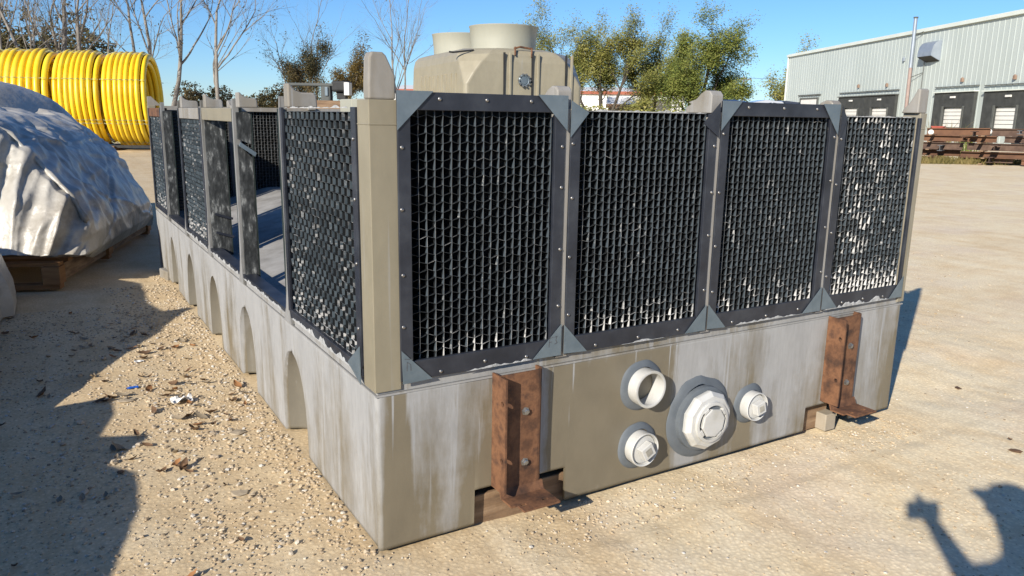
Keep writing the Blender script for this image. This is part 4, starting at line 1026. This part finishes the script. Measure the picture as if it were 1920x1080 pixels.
# flue pipe
b = MB(); b.tube([WP(27.7, .45, 1.0), WP(27.6, .45, 6.0)], .14, 12); b.cur = 0; fp = b.build('flue_pipe', simple('red_flue', [(.24, .17, .15), (.33, .25, .22)], 2, .6), wh, smooth='auto')
b = MB(); b.tube([WP(27.6, .45, 6.0), WP(27.5, .45, 9.8), WP(27.5, .45, 10.0)], .15, 12); b.build('flue_top', M_HOOD, fp, smooth='auto')
b = MB(); b.tube([WP(27.5, .45, 9.97), WP(27.5, .45, 10.08)], .19, 12); b.build('flue_cap', M_PADL, fp)
for z in (5.2, 8.6):
    b = MB(); b.tube([WP(27.6, .4, z), WP(29.0, .1, z+.35)], .03, 5); b.build('flue_brace', M_PADL, fp)
b = MB(); b.tube([WP(29.0, .12, 3.0), WP(29.0, .12, 6.4)], .035, 5); b.build('conduit', M_PADL, wh)
for s, z in ((18.1, 4.83), (23.4, 4.74), (34.46, 4.72), (40.35, 4.64), (25.76, 6.8)):
    b = MB(); b.obox(WP(s, .12, z), wd*.09, wo_*.09, Vector((0, 0, .13))); b.lathe(WP(s, .12, z+.13), (0, 0, 1), [(.09, 0), (.06, .06), (0, .08)], 8); b.build('wall_lamp', M_LAMP if z < 6 else M_HOOD, wh)

# ------------------------------------------------------------------ rusty steel pile
M_STEEL = [simple('rust_brown_steel', [(.045, .027, .02), (.085, .05, .034), (.14, .09, .063)], 3, .85, .3, 20, rnd=.7, obj=True), simple('orange_rust_steel', [(.085, .040, .022), (.15, .072, .036)], 3, .85, rnd=.5, obj=True), simple('grey_steel', [(.07, .075, .08), (.12, .125, .13)], 3, .6, .2, 30, rnd=.4, obj=True)]
M_REDS = simple('red_primer', [(.30, .05, .03), (.40, .08, .045)], 3, .6)
sp = G(1740, 304); sax = (G(1920, 312)-sp).normalized(); sax.z = 0; sup = Vector((-sax.y, sax.x, 0))
if sup.dot(FW) < 0: sup = -sup
rg = random.Random(4)
kinds = ['rusty', 'orange rusted', 'grey']
where = ['low in the pile', 'second layer of the pile', 'middle of the pile', 'upper layer of the pile', 'top of the pile']
z = .05
for layer in range(5):
    h = [.22, .26, .30, .26, .30][layer]; a = -.6+rg.uniform(-.3, .3)
    k = 0
    while a < 9:
        L = rg.uniform(1.2, 3.6); km = rg.choice([0, 0, 1, 1, 2]) if layer != 4 else rg.choice([0, 0, 1]); back = rg.uniform(0, .5)+layer*.06
        c = sp+sax*(a+L/2)+sup*back; zz = z+rg.uniform(-.03, .03); tl = rg.uniform(-.012, .012)
        b = MB(); t_ = .03; w = rg.uniform(.18, .34)
        X = sax*(L/2)+Vector((0, 0, tl*L)); ht = h*.46
        # H section: two flanges and a web
        b.obox(Vector((c.x, c.y, zz+ht*2-t_/2)), X, sup*w/2, Vector((0, 0, t_/2))); b.obox(Vector((c.x, c.y, zz+t_/2)), X, sup*w/2, Vector((0, 0, t_/2)))
        b.obox(Vector((c.x, c.y, zz+ht)), X, sup*.02, Vector((0, 0, ht-t_)))
        o = b.build('steel_beam', M_STEEL[km])
        lab = '%s steel beam lying %s by the warehouse' % (kinds[km], where[layer])
        tag(o, lab, 'steel beam', 'steel beams piled by the warehouse')
        if rg.random() < .75:      # short offcut seen end-on in front of the beam
            e = sp+sax*(a+rg.uniform(.2, L-.1)); w2 = rg.uniform(.07, .13); h2 = rg.uniform(.05, .10); cz = zz+rg.uniform(.05, ht*1.4)
            b = MB(); t2 = .02; E0 = Vector((e.x, e.y, cz))-sup*.12
            b.obox(E0+Vector((0, 0, h2)), sax*w2, sup*.3, Vector((0, 0, t2/2))); b.obox(E0-Vector((0, 0, h2)), sax*w2, sup*.3, Vector((0, 0, t2/2))); b.obox(E0, sax*.01, sup*.29, Vector((0, 0, h2-t2/2)))
            k2 = rg.choice([0, 1, 2]); tag(b.build('steel_offcut', M_STEEL[k2]), '%s short steel offcut seen end-on %s' % (kinds[k2], where[layer]), 'steel offcut', 'steel offcuts %s' % where[layer])
        a += L+rg.uniform(.0, .35); k += 1
    for a in [x*.9+rg.uniform(-.1, .1) for x in range(0, 10, 2)]:
        b = MB(); q = sp+sax*a+sup*.2; b.obox(Vector((q.x, q.y, z-.02)), sax*.06, sup*.5, Vector((0, 0, .02))); tag(b.build('timber_spacer', M_WOOD), 'thin timber spacer under steel %s' % where[layer], 'timber', 'timber spacers, %s' % where[layer])
    z += h
for (u, v0, v1, lab) in ((1758, 240, 258, 'upper red painted steel block at the near end of the pile'), (1756, 262, 274, 'lower orange red steel block at the near end of the pile')):
    q = D(u, (v0+v1)/2, 36.2); hh = (v1-v0)/2/FPX*36.2
    b = MB(); b.obox(q, sax*.20, sup*.2, Vector((0, 0, hh))); b.obox(q+sax*.26-sup*.05, sax*.05, sup*.16, Vector((0, 0, hh*.92))); b.obox(q+Vector((0, 0, hh+.02)), sax*.23, sup*.22, Vector((0, 0, .02))); tag(b.build('red_steel_block', M_REDS, bevel=.01), lab, 'steel block')
for k, (u, v, lab) in enumerate(((1746, 248, 'small white bucket at the left end of the steel pile'), (1917, 268, 'bright white bucket in the steel pile at the right edge'), (1855, 247, 'small white bucket on top of the steel pile'))):
    q = D(u, v, 35.9); b = MB(); b.lathe(q, -sup, [(.10, 0), (.11, .05), (.08, .08), (0, .085)], 10); tag(b.build('plastic_bucket', M_DOOR), lab, 'bucket')
q = D(1703, 218, 37); b = MB(); b.obox(Vector((q.x, q.y, .85)), sax*.20, sup*.2, Vector((0, 0, .85))); b.obox(Vector((q.x, q.y, 1.72)), sax*.23, sup*.22, Vector((0, 0, .03))); tag(b.build('rusty_post', M_STEEL[1]), 'upright orange rusty steel post beside the tower far corner', 'post')
# weeds
def weeds(u, dist, W_, H, n, mat, seed, label, name='weed_clump', cat='weeds'):
    rg = random.Random(seed); base = ground_at(u, dist); b = MB()
    for k in range(n):
        f = base+R0*rg.uniform(-W_/2, W_/2)+Vector((rg.uniform(-.3, .3), rg.uniform(-.3, .3), 0)); L = H*rg.uniform(.4, 1); d = Vector((rg.gauss(0, .25), rg.gauss(0, .25), 1)).normalized(); s = R0*.02
        p1 = f+d*L*.6; p2 = p1+(d+Vector((rg.gauss(0, .3), rg.gauss(0, .3), -.1)))*L*.4
        b.add([f-s, f+s, p1+s*.8, p1-s*.8, p2], [(0, 1, 2, 3), (3, 2, 4)])
    o = b.build(name, mat); return tag(o, label, cat)
M_DRYG = leaf_mat('dry_grass', [(.12, .11, .03), (.22, .18, .06), (.32, .25, .10)], .6)
weeds(1805, 43, .8, 1.7, 70, M_LFG2, 1, 'tall green weeds rising in front of the third dock')
weeds(1757, 40, .5, 2.0, 50, M_DRYG, 2, 'orange dry weed standing behind the steel pile')
o = weeds(1850, 35.3, 9, .35, 1500, M_DRYG, 3, 'x', 'dry_grass'); del o['category']; del o['label']; stuff(o)

# ------------------------------------------------------------------ distant white building, trailer, shed
M_WHITE = simple('white_metal_siding', [(.62, .61, .58), (.72, .71, .68)], .6, .55)
def blockbuild(name, u0, u1, d0, d1, H, dep, mat, trim, label, cat):
    a = ground_at(u0, d0); c = ground_at(u1, d1); ax = (c-a).normalized(); bk = Vector((-ax.y, ax.x, 0)); L = (c-a).length
    t = thing(name, a, label, cat)
    b = MB(); k = 0; s = 0; fs = []
    while s < L: fs += [(s, 0), (s+.8, 0), (s+.85, -.05), (s+.95, -.05)]; s += 1.0
    fs.append((L, 0))
    for ss, oo in fs:
        q = a+ax*ss+bk*oo; b.v += [(q.x, q.y, 0), (q.x, q.y, H)]
    for i in range(len(fs)-1): b.f.append((2*i, 2*i+2, 2*i+3, 2*i+1)); b.m.append(0)
    b.prism([a+bk*.02, c+bk*.02, c+bk*dep, a+bk*dep], (0, 0, H-.03)); b.build('wall', mat, t, origin=tuple(a))
    b = MB(); b.prism([a-ax*.2-bk*.3+Vector((0, 0, H)), c+ax*.2-bk*.3+Vector((0, 0, H)), c+ax*.2+bk*dep/2+Vector((0, 0, H+.9)), a-ax*.2+bk*dep/2+Vector((0, 0, H+.9))], (0, 0, .12)); b.build('roof', M_WHITE, t)
    b = MB(); b.prism([a-ax*.2-bk*.36+Vector((0, 0, H-.15)), c+ax*.2-bk*.36+Vector((0, 0, H-.15)), c+ax*.2-bk*.31+Vector((0, 0, H-.15)), a-ax*.2-bk*.31+Vector((0, 0, H-.15))], (0, 0, .4)); b.build('eave_trim', trim, t)
    return t, a, ax, bk, L
t, a, ax, bk, L = blockbuild('white_building', 735, 1268, 112, 108, 4.7, 14, M_WHITE, M_REDL, 'long white metal building with red eave behind the trees', 'building')
for k in range(6):
    b = MB(); q = a+ax*(L*(.08+.16*k))-bk*.06; b.obox(Vector((q.x, q.y, 1.7)), ax*1.4, bk*.05, Vector((0, 0, 1.7))); b.build('roller_door', M_LUG if k % 2 else M_DOOR, t)
t, a, ax, bk, L = blockbuild('tan_shed', 1136, 1182, 80, 80, 2.6, 3, simple('tan_shed_wall', [(.20, .15, .085), (.27, .21, .12)], 1, .7), M_WOOD, 'small tan shed among the trees behind the tower', 'shed')
b = MB(); q = a+ax*L*.5-bk*.06; b.obox(Vector((q.x, q.y, 1.0)), ax*.45, bk*.03, Vector((0, 0, 1.0))); b.build('door', M_WOOD, t)
# box trailer
a = ground_at(1186, 74); c = ground_at(1252, 74); ax = (c-a).normalized(); bk = Vector((-ax.y, ax.x, 0)); L = (c-a).length
t = thing('box_trailer', a, 'white box trailer parked behind the trees right of the tan shed', 'trailer')
b = MB(); b.prism([a+Vector((0, 0, .9)), c+Vector((0, 0, .9)), c+bk*2.4+Vector((0, 0, .9)), a+bk*2.4+Vector((0, 0, .9))], (0, 0, 2.3)); b.build('trailer_body', M_WHITE, t, bevel=.05)
b = MB(); b.prism([a-bk*.02+Vector((0, 0, .8)), c-bk*.02+Vector((0, 0, .8)), c-bk*.02+Vector((0, 0, .95)), a-bk*.02+Vector((0, 0, .95))], bk*.06); b.build('chassis_rail', M_DARK, t)
for f in (.12, .22, .85):
    b = MB(); q = a+ax*L*f; b.lathe((q.x, q.y, .48), -bk, [(.48, -.3), (.48, 0), (.3, .02), (0, .02)], 16, close0=True); b.build('wheel', M_DARK, t)

# cars, only their roofs show above the tower
def car(u, dist, label, paint, hgt, seed, heading=0.0):
    c = ground_at(u, dist); t = thing('parked_car', c, label, 'car', 'cars parked beyond the tower')
    th = math.atan2(R0.y, R0.x)+heading; ax = Vector((math.cos(th), math.sin(th), 0)); sd_ = Vector((-ax.y, ax.x, 0))
    k = hgt/1.5
    low = [(-2.2, .35), (-2.25, .75), (-2.0, .95), (-1.1, 1.0), (1.0, 1.0), (2.0, .9), (2.2, .7), (2.2, .35)]
    top = [(-1.75, .98), (-1.2, 1.42), (-.4, 1.5), (.5, 1.46), (1.25, 1.0)]
    def P3(x, y, z): q = c+ax*x+sd_*y; return (q.x, q.y, z*k)
    b = MB(); b.prism([P3(x, -.88, z) for x, z in low], sd_*1.76); b.build('car_body', paint, t, bevel=.07)
    b = MB(); n = len(top)
    for y, sc in ((-.80, 1), (-.62, 1), (.62, 1), (.80, 1)):
        pass
    ring0 = [P3(x, -.82+(.2*(z-.98)/.5), z) for x, z in top]; ring1 = [P3(x, .82-(.2*(z-.98)/.5), z) for x, z in top]
    b.add(ring0+ring1, [tuple(range(n)), tuple(range(n, 2*n))[::-1]]+[(i, n+i, n+i+1, i+1) for i in range(n-1)]); b.build('cabin', paint, t, bevel=.05)
    for y in (-.79, .79):
        w = [(-1.35, 1.06), (-1.05, 1.36), (-.15, 1.42), (-.15, 1.06)]; w2 = [(-.05, 1.06), (-.05, 1.42), (.45, 1.38), (.95, 1.06)]
        for q in (w, w2):
            b = MB(); sgn = -1 if y < 0 else 1; b.prism([P3(x, y-sgn*(.2*(z-.98)/.5)+sgn*.035, z) for x, z in q], sd_*(-sgn*.02)); b.build('window', M_GLASS, t)
    b = MB(); b.prism([P3(.58, -.6, 1.43), P3(.58, .6, 1.43), P3(1.2, .72, 1.05), P3(1.2, -.72, 1.05)], Vector(P3(.03, 0, .03))-Vector(P3(0, 0, 0))); b.build('windscreen', M_GLASS, t)
    for x in (-1.35, 1.4):
        for y in (-.9, .9):
            b = MB(); b.lathe(P3(x, y, .33/k*1.0), sd_*(1 if y > 0 else -1), [(.33, -.2), (.33, 0), (.2, .02), (0, .02)], 16, close0=True); b.build('wheel', M_DARK, t)
    return t
M_GLASS = simple('car_glass', [(.02, .025, .03), (.03, .035, .04)], 2, .08)
def paint(name, c):
    m = simple(name, [tuple(x*.9 for x in c), c], 1, .25); m.node_tree.nodes['Principled BSDF'].inputs['Coat Weight'].default_value = .6; return m
car(1362, 44, 'dark blue car whose roof shows right of the tree group', paint('dark_blue_paint', (.03, .06, .14)), 2.55, 1, .5)
car(1432, 46, 'silver vehicle whose roof shows left of the warehouse', paint('silver_paint', (.42, .44, .47)), 2.6, 2, .15)
car(1462, 52, 'dark vehicle just left of the warehouse corner', paint('charcoal_paint', (.05, .055, .07)), 2.7, 3, .3)

# utility pole and wire
c = ground_at(1383, 120); t = thing('utility_pole', c, 'thin utility pole with crossarm between the trees and the warehouse', 'utility pole')
b = MB(); b.tube([c, c+Vector((0, 0, 7.6))], [.16, .12], 8); b.build('pole', M_BARK, t, smooth=True)
b = MB(); b.obox(c+Vector((0, 0, 7.2)), R0*1.1, Vector((-R0.y, R0.x, 0))*.06, Vector((0, 0, .07))); ca = b.build('crossarm', M_BARK, t)
for x in (-1, -.4, .4, 1):
    b = MB(); b.lathe(c+R0*x+Vector((0, 0, 7.27)), (0, 0, 1), [(.05, 0), (.07, .06), (.04, .14), (0, .15)], 8); b.build('insulator', M_DARK, ca)
for x in (-.9, .9):
    b = MB(); p0 = c+R0*x*.5+Vector((0, 0, 7.4)); p1 = p0-R0*40+Vector((0, 0, .3)); pts = [p0.lerp(p1, k/12)-Vector((0, 0, 1.2*4*(k/12)*(1-k/12)*.3)) for k in range(13)]; b.tube(pts, .015, 4)
    p2 = p0+R0*60; pts = [p0.lerp(p2, k/12)-Vector((0, 0, .4*4*(k/12)*(1-k/12))) for k in range(13)]; b.tube(pts, .015, 4); b.build('wire', M_DARK, t)

# machine behind the open bays
dd = 11.5; c = ground_at(640, dd); t = thing('pump_machine', c, 'dark machine with a white panel behind the tower by the tall lug', 'machine')
def mp(u, v, e=0): return D(u, v, dd+e)
px = dd/FPX
def mbox(name, u0, v0, u1, v1, dep, mat, bev=.01, e=0):
    q = mp((u0+u1)/2, (v0+v1)/2, e); b = MB(); b.obox(q, R0*(u1-u0)/2*px, Vector((-R0.y, R0.x, 0))*dep, Vector((0, 0, (v1-v0)/2*px))); return b.build(name, mat, t, bevel=bev)
mbox('control_head', 626, 153, 657, 172, .14, M_DARK, .03); mbox('white_panel', 648, 156, 657, 178, .10, M_WHITE, .004, -.06); mbox('neck', 634, 172, 650, 186, .08, M_DARK)
mbox('pipe_rail', 540, 156, 628, 161, .04, M_PADL); mbox('gearbox', 604, 160, 622, 196, .08, M_PADL, .03); mbox('lever', 612, 164, 618, 180, .10, M_PLATE); mbox('crate_base', 560, 192, 672, 330, .5, M_WOOD, .01, .4)

# ------------------------------------------------------------------ gravel, stones, leaves, litter
def blob(rg, n=1):
    b = MB(); t = (1+5**.5)/2
    V = [(-1, t, 0), (1, t, 0), (-1, -t, 0), (1, -t, 0), (0, -1, t), (0, 1, t), (0, -1, -t), (0, 1, -t), (t, 0, -1), (t, 0, 1), (-t, 0, -1), (-t, 0, 1)]
    F = [(0, 11, 5), (0, 5, 1), (0, 1, 7), (0, 7, 10), (0, 10, 11), (1, 5, 9), (5, 11, 4), (11, 10, 2), (10, 7, 6), (7, 1, 8), (3, 9, 4), (3, 4, 2), (3, 2, 6), (3, 6, 8), (3, 8, 9), (4, 9, 5), (2, 4, 11), (6, 2, 10), (8, 6, 7), (9, 8, 1)]
    V = [Vector(v).normalized()*rg.uniform(.62, 1.2) for v in V]; sx, sy, sz = rg.uniform(.8, 1.3), rg.uniform(.7, 1.0), rg.uniform(.45, .75)
    return [Vector((v.x*sx, v.y*sy, v.z*sz)) for v in V], F
rg = random.Random(77); protos = [blob(rg) for _ in range(14)]
def inside_tower(x, y): return -.0 < x < XL+.0 and -.0 < y < YL
gv = MB(); cnt = 0
def scatter(n, x0, x1, y0, y1, smin, smax, pw=2.4, clump=.35):
    for k in range(n):
        x, y = rg.uniform(x0, x1), rg.uniform(y0, y1)
        if inside_tower(x, y): continue
        if noise.noise(Vector((x*1.7, y*1.7, 4)))*.5+.5 < rg.random()*clump*1.6: continue
        s = smin+(smax-smin)*rg.random()**pw; V, F = rg.choice(protos); a = rg.uniform(0, 6.28); ca, sa = math.cos(a)*s, math.sin(a)*s; z = gh(x, y)+s*.22
        gv.add([(x+v.x*ca-v.y*sa, y+v.x*sa+v.y*ca, z+v.z*s) for v in V], F)
scatter(20000, -1.3, .02, -1.2, 4.5, .0018, .0105, 3.0)
scatter(2600, -.55, .0, .2, 5.2, .004, .015, 1.8)
scatter(5200, -.5, 2.6, -2.0, .02, .002, .008)
scatter(5200, 1.5, 5.5, -2.2, 2.5, .0022, .0075, 2.6)
scatter(1500, .45, 2.9, -.30, -.01, .002, .010, 2.2)
scatter(900, -.12, .0, .0, 5.6, .003, .013, 2.0)
scatter(900, 3.0, 9, -2, 8, .005, .014)
M_GRV, nt_g, b_g = new_mat('gravel_stone')
gi = nt_g.nodes.new('ShaderNodeNewGeometry')
nt_g.links.new(ramp(nt_g, gi.outputs['Random Per Island'], [(0, (.25, .195, .135)), (.2, (.41, .32, .21)), (.65, (.49, .395, .27)), (.88, (.54, .47, .365)), (1, (.49, .47, .43))]), b_g.inputs['Base Color']); b_g.inputs['Roughness'].default_value = .95; b_g.inputs['Specular IOR Level'].default_value = .15
stuff(gv.build('gravel', M_GRV, origin=(0, 0, 0)))
def region(x, y):
    if y < 0 and x > .1: return 'on the open sand in front of the basin'
    if x > 1: return 'on the open ground right of the tower'
    if x > -.28: return 'close along the foot of the basin left wall'
    sh = -.80 if y < 1.6 else -1.2+(y-2.2)*.68
    if x < sh: return 'inside the dark shadow at the left'
    if y > 2.4: return 'on sunlit ground beside the far basin arches'
    return 'on the sunlit gravel between shadow and basin'
ME_ST = []
for k in range(6):
    b = MB(); V, F = blob(rg); b.add(V, F); me = b.mesh('stone', M_STONE, False); ME_ST.append(me)
for k in range(90):
    x, y = rg.uniform(-1.0, -.02), rg.uniform(-.6, 4.2)
    if k % 4 == 0: x, y = rg.uniform(.2, 3.5), rg.uniform(-1.8, -.15)
    s = rg.uniform(.010, .021)*(1.15 if y > 1 else .8)
    o = bpy.data.objects.new('stone', rg.choice(ME_ST)); col.objects.link(o); o.location = (x, y, gh(x, y)+s*.3); o.scale = (s, s, s); o.rotation_euler = (rg.uniform(-.3, .3), rg.uniform(-.3, .3), rg.uniform(0, 6.28))
    lab = region(x, y); tag(o, 'pale rounded stone lying %s' % lab, 'stone', 'loose stones %s' % lab)
M_DLEAF = [simple('dry_leaf_brown', [(.07, .036, .018), (.15, .085, .04)], 20, .8, rnd=.5, obj=True), simple('dry_leaf_grey', [(.15, .115, .075), (.27, .22, .15)], 20, .8, rnd=.4, obj=True), simple('dry_leaf_rust', [(.22, .09, .03), (.32, .16, .06)], 20, .8, rnd=.4, obj=True)]
def leaf_mesh(rg, m):
    b = MB(); n = 6; curl = rg.uniform(.35, .9)
    for i in range(n+1):
        t = i/n; w = .42*math.sin(math.pi*min(1, t*.96+.02))**.8; x = (t-.5)*2; zc = curl*(x*x)*.6+rg.uniform(-.04, .04)
        b.v += [(x, -w, zc+curl*w*rg.uniform(.4, 1.2)), (x, 0, zc), (x, w, zc+curl*w*rg.uniform(.4, 1.2))]
    for i in range(n):
        for j in range(2): b.f.append((i*3+j, (i+1)*3+j, (i+1)*3+j+1, i*3+j+1)); b.m.append(0)
    return b.mesh('dry_leaf', m, True)
ME_LF = [(leaf_mesh(rg, M_DLEAF[k % 3]), k % 3) for k in range(12)]
ME_LF = ME_LF+[m_ for m_ in ME_LF if m_[1] != 2]*2
lcol = ['brown', 'greyish', 'rust coloured']
spots = []
for k in range(20):      # leaf litter gathers in clumps along the left of the basin
    y = rg.uniform(.9, 3.6); x = -.10-.72*rg.random()**1.1
    for m in range(rg.randint(2, 6)): spots.append((x+rg.gauss(0, .07), y+rg.gauss(0, .09)))
spots += [(rg.uniform(-1.4, -.2), rg.uniform(-.4, 4.6)) for _ in range(34)] + [(rg.uniform(2.5, 5.5), rg.uniform(-1.6, 2.0)) for _ in range(5)]
for k, (x, y) in enumerate(spots):
    me, kc = rg.choice(ME_LF); s = rg.uniform(.018, .044)*(.8 if y < 1 else 1.0)
    if inside_tower(x, y): continue
    o = bpy.data.objects.new('dry_leaf', me); col.objects.link(o); o.location = (x, y, gh(x, y)+.008); o.scale = (s, s, s); o.rotation_euler = (rg.uniform(-.5, .5), rg.uniform(-.4, .4), rg.uniform(0, 6.28))
    lab = region(x, y); tag(o, '%s curled dry leaf lying %s' % (lcol[kc], lab), 'leaf', '%s dry leaves %s' % (lcol[kc], lab))
def litter(name, u, v, size, mat, label, cat, flat=.25, seed=0):
    rgl = random.Random(seed); p = G(u, v); b = MB(); n = 9
    for j in range(n):
        for i in range(n):
            x, y = (i/(n-1)-.5)*2, (j/(n-1)-.5)*2; b.v.append((p.x+x*size, p.y+y*size*.6, gh(p.x, p.y)+.006+size*flat*(.5+.9*noise.noise(Vector((x*1.8+seed, y*1.8, seed))))+0*x))
    for j in range(n-1):
        for i in range(n-1): b.f.append((j*n+i, j*n+i+1, (j+1)*n+i+1, (j+1)*n+i)); b.m.append(0)
    return tag(b.build(name, mat), label, cat)
litter('paper_scrap', 340, 748, .055, M_WHITE, 'crumpled white paper scrap on the gravel left of the basin', 'litter', .9, 3)
litter('blue_scrap', 248, 721, .03, simple('blue_plastic', [(.01, .08, .42), (.02, .14, .55)], 10, .4), 'small bright blue plastic scrap on the sunlit ground', 'litter', .12, 5)
litter('paper_scrap', 260, 672, .028, M_WHITE, 'tiny white scrap at the edge of the big shadow', 'litter', .3, 6)
M_FLAT = simple('flat_tan_stone', [(.28, .22, .15), (.40, .33, .23)], 20, .9, .3, 120)
for k, (u, v, s, lab) in enumerate(((235, 745, .062, 'flat tan stone just below the blue plastic scrap'), (450, 918, .05, 'flat curled grey brown chip low beside the basin corner'), (445, 808, .05, 'flat grey stone by the foot of the basin'), (225, 880, .03, 'dark leaf shaped chip inside the near shadow'), (1905, 840, .035, 'dark chip on the open ground at the right edge'), (1797, 717, .03, 'small dark chip on the open ground right of the tower'))):
    p = G(u, v); V, F = blob(rg); b = MB(); a = rg.uniform(0, 6.28)
    b.add([(p.x+(w.x*math.cos(a)-w.y*math.sin(a))*s*.8, p.y+(w.x*math.sin(a)+w.y*math.cos(a))*s*.8, gh(p.x, p.y)+.006+w.z*s*.25) for w in V], F)
    tag(b.build('flat_stone' if 'stone' in lab else 'wood_chip', M_FLAT if k < 3 else M_DLEAF[0]), lab, 'stone' if 'stone' in lab else 'chip')

# ------------------------------------------------------------------ the photographer, whose shadow falls at lower right
fh = Vector((math.sin(YAW), math.cos(YAW), 0)); rh = R0
origin = Vector((CAM.x, CAM.y, 0))+rh*.325-fh*.19
def PP(r_, f_, z):
    z *= .955; q = origin+rh*r_+fh*f_; return Vector((q.x, q.y, z))
camloc = CAM-FW*.05
cr = camloc.copy()
def rel(p): d = p-origin; return (d.dot(rh), d.dot(fh), p.z)
c_r, c_f, c_z = rel(cr)
person = thing('person', origin, 'person in dark jacket and jeans holding a small camera out to the side', 'person')
J = {}; E_ = []; RAD = {}
def jt(n, p, r_, parent=None):
    J[n] = len(J); RAD[n] = (p, r_)
    if parent: E_.append((J[parent], J[n]))
jt('pelvis', PP(0, 0, .95), .15)
jt('belly', PP(0, .0, 1.10), .145, 'pelvis'); jt('chest', PP(0, .0, 1.30), .16, 'belly'); jt('neck0', PP(0, .01, 1.44), .07, 'chest'); jt('neck', PP(0, .02, 1.50), .055, 'neck0')
jt('head0', PP(0, .04, 1.58), .085, 'neck'); jt('head1', PP(0, .04, 1.66), .095, 'head0'); jt('head2', PP(0, .03, 1.72), .07, 'head1')
for s, nm in ((-1, 'l'), (1, 'r')):
    jt('sh'+nm, PP(s*.19, 0, 1.40), .075, 'chest')
    if nm == 'l': el, wr = PP(-.06, .12, 1.24), Vector(cr)+rh*.045-Vector((0, 0, .055))-fh*.03
    else: el, wr = PP(.26, .05, 1.12), PP(.16, .22, 1.20)
    jt('el'+nm, el, .052, 'sh'+nm); jt('fo'+nm, el.lerp(wr, .5), .045, 'el'+nm); jt('wr'+nm, wr, .03, 'fo'+nm)
    hd_ = (wr-el).normalized(); pm = wr+hd_*.05; jt('pa'+nm, pm, .034, 'wr'+nm)
    side = hd_.cross(Vector((0, 0, 1))).normalized()
    for fi, (off, ln) in enumerate(((-.028, .07), (-.009, .08), (.010, .075), (.028, .06))):
        a = pm+side*off+hd_*.03; jt('f%d%s' % (fi, nm), a, .010, 'pa'+nm); bnd = (hd_*.6+Vector((0, 0, .5))+fh*.2).normalized(); jt('g%d%s' % (fi, nm), a+bnd*ln*.5, .009, 'f%d%s' % (fi, nm)); jt('h%d%s' % (fi, nm), a+bnd*ln*.5+(bnd+fh*.6).normalized()*ln*.5, .0075, 'g%d%s' % (fi, nm))
    a = wr+side*.03*s+hd_*.02; jt('t0'+nm, a, .011, 'wr'+nm); jt('t1'+nm, a+(hd_*.7-side*.5*s).normalized()*.035, .009, 't0'+nm)
    jt('hip'+nm, PP(s*.10, 0, .88), .095, 'pelvis'); jt('kn'+nm, PP(s*.12, .03, .49), .062, 'hip'+nm); jt('ca'+nm, PP(s*.125, -.0, .32), .058, 'kn'+nm); jt('an'+nm, PP(s*.13, -.02, .09), .042, 'ca'+nm); jt('to'+nm, PP(s*.15, .14, .035), .036, 'an'+nm)
me = bpy.data.meshes.new('body'); names = list(J)
me.from_pydata([RAD[n][0]-origin for n in names], E_, [])
body = bpy.data.objects.new('body', me); col.objects.link(body); body.parent = person; WPOS[body.name] = origin
sk = body.modifiers.new('skin', 'SKIN'); sl = me.skin_vertices[0].data
for i, n in enumerate(names): sl[i].radius = (RAD[n][1], RAD[n][1]); sl[i].use_root = (n == 'pelvis')
ss = body.modifiers.new('sub', 'SUBSURF'); ss.levels = 1; ss.render_levels = 1
me.materials.append(simple('dark_jacket_cloth', [(.03, .035, .05), (.05, .055, .07)], 20, .9))
b = MB(); b.lathe(PP(0, .035, 1.66), (0, 0, 1), [(.112, 0), (.112, .05), (.09, .10), (.05, .125), (0, .13)], 20); cp = b.build('cap', M_DARK, person, smooth=True)
b = MB(); q = PP(0, .17, 1.665); b.obox(q, rh*.075, fh*.075, Vector((0, 0, .006))); b.build('cap_peak', M_DARK, cp, bevel=.005)
b = MB(); q = cr-FW*.015; b.obox(q+UP*.002, RT*.066, UP*.037, FW*.012); hc_ = tag(b.build('compact_camera', M_DARK, bevel=.006), 'small dark compact camera held by the photographer', 'camera')
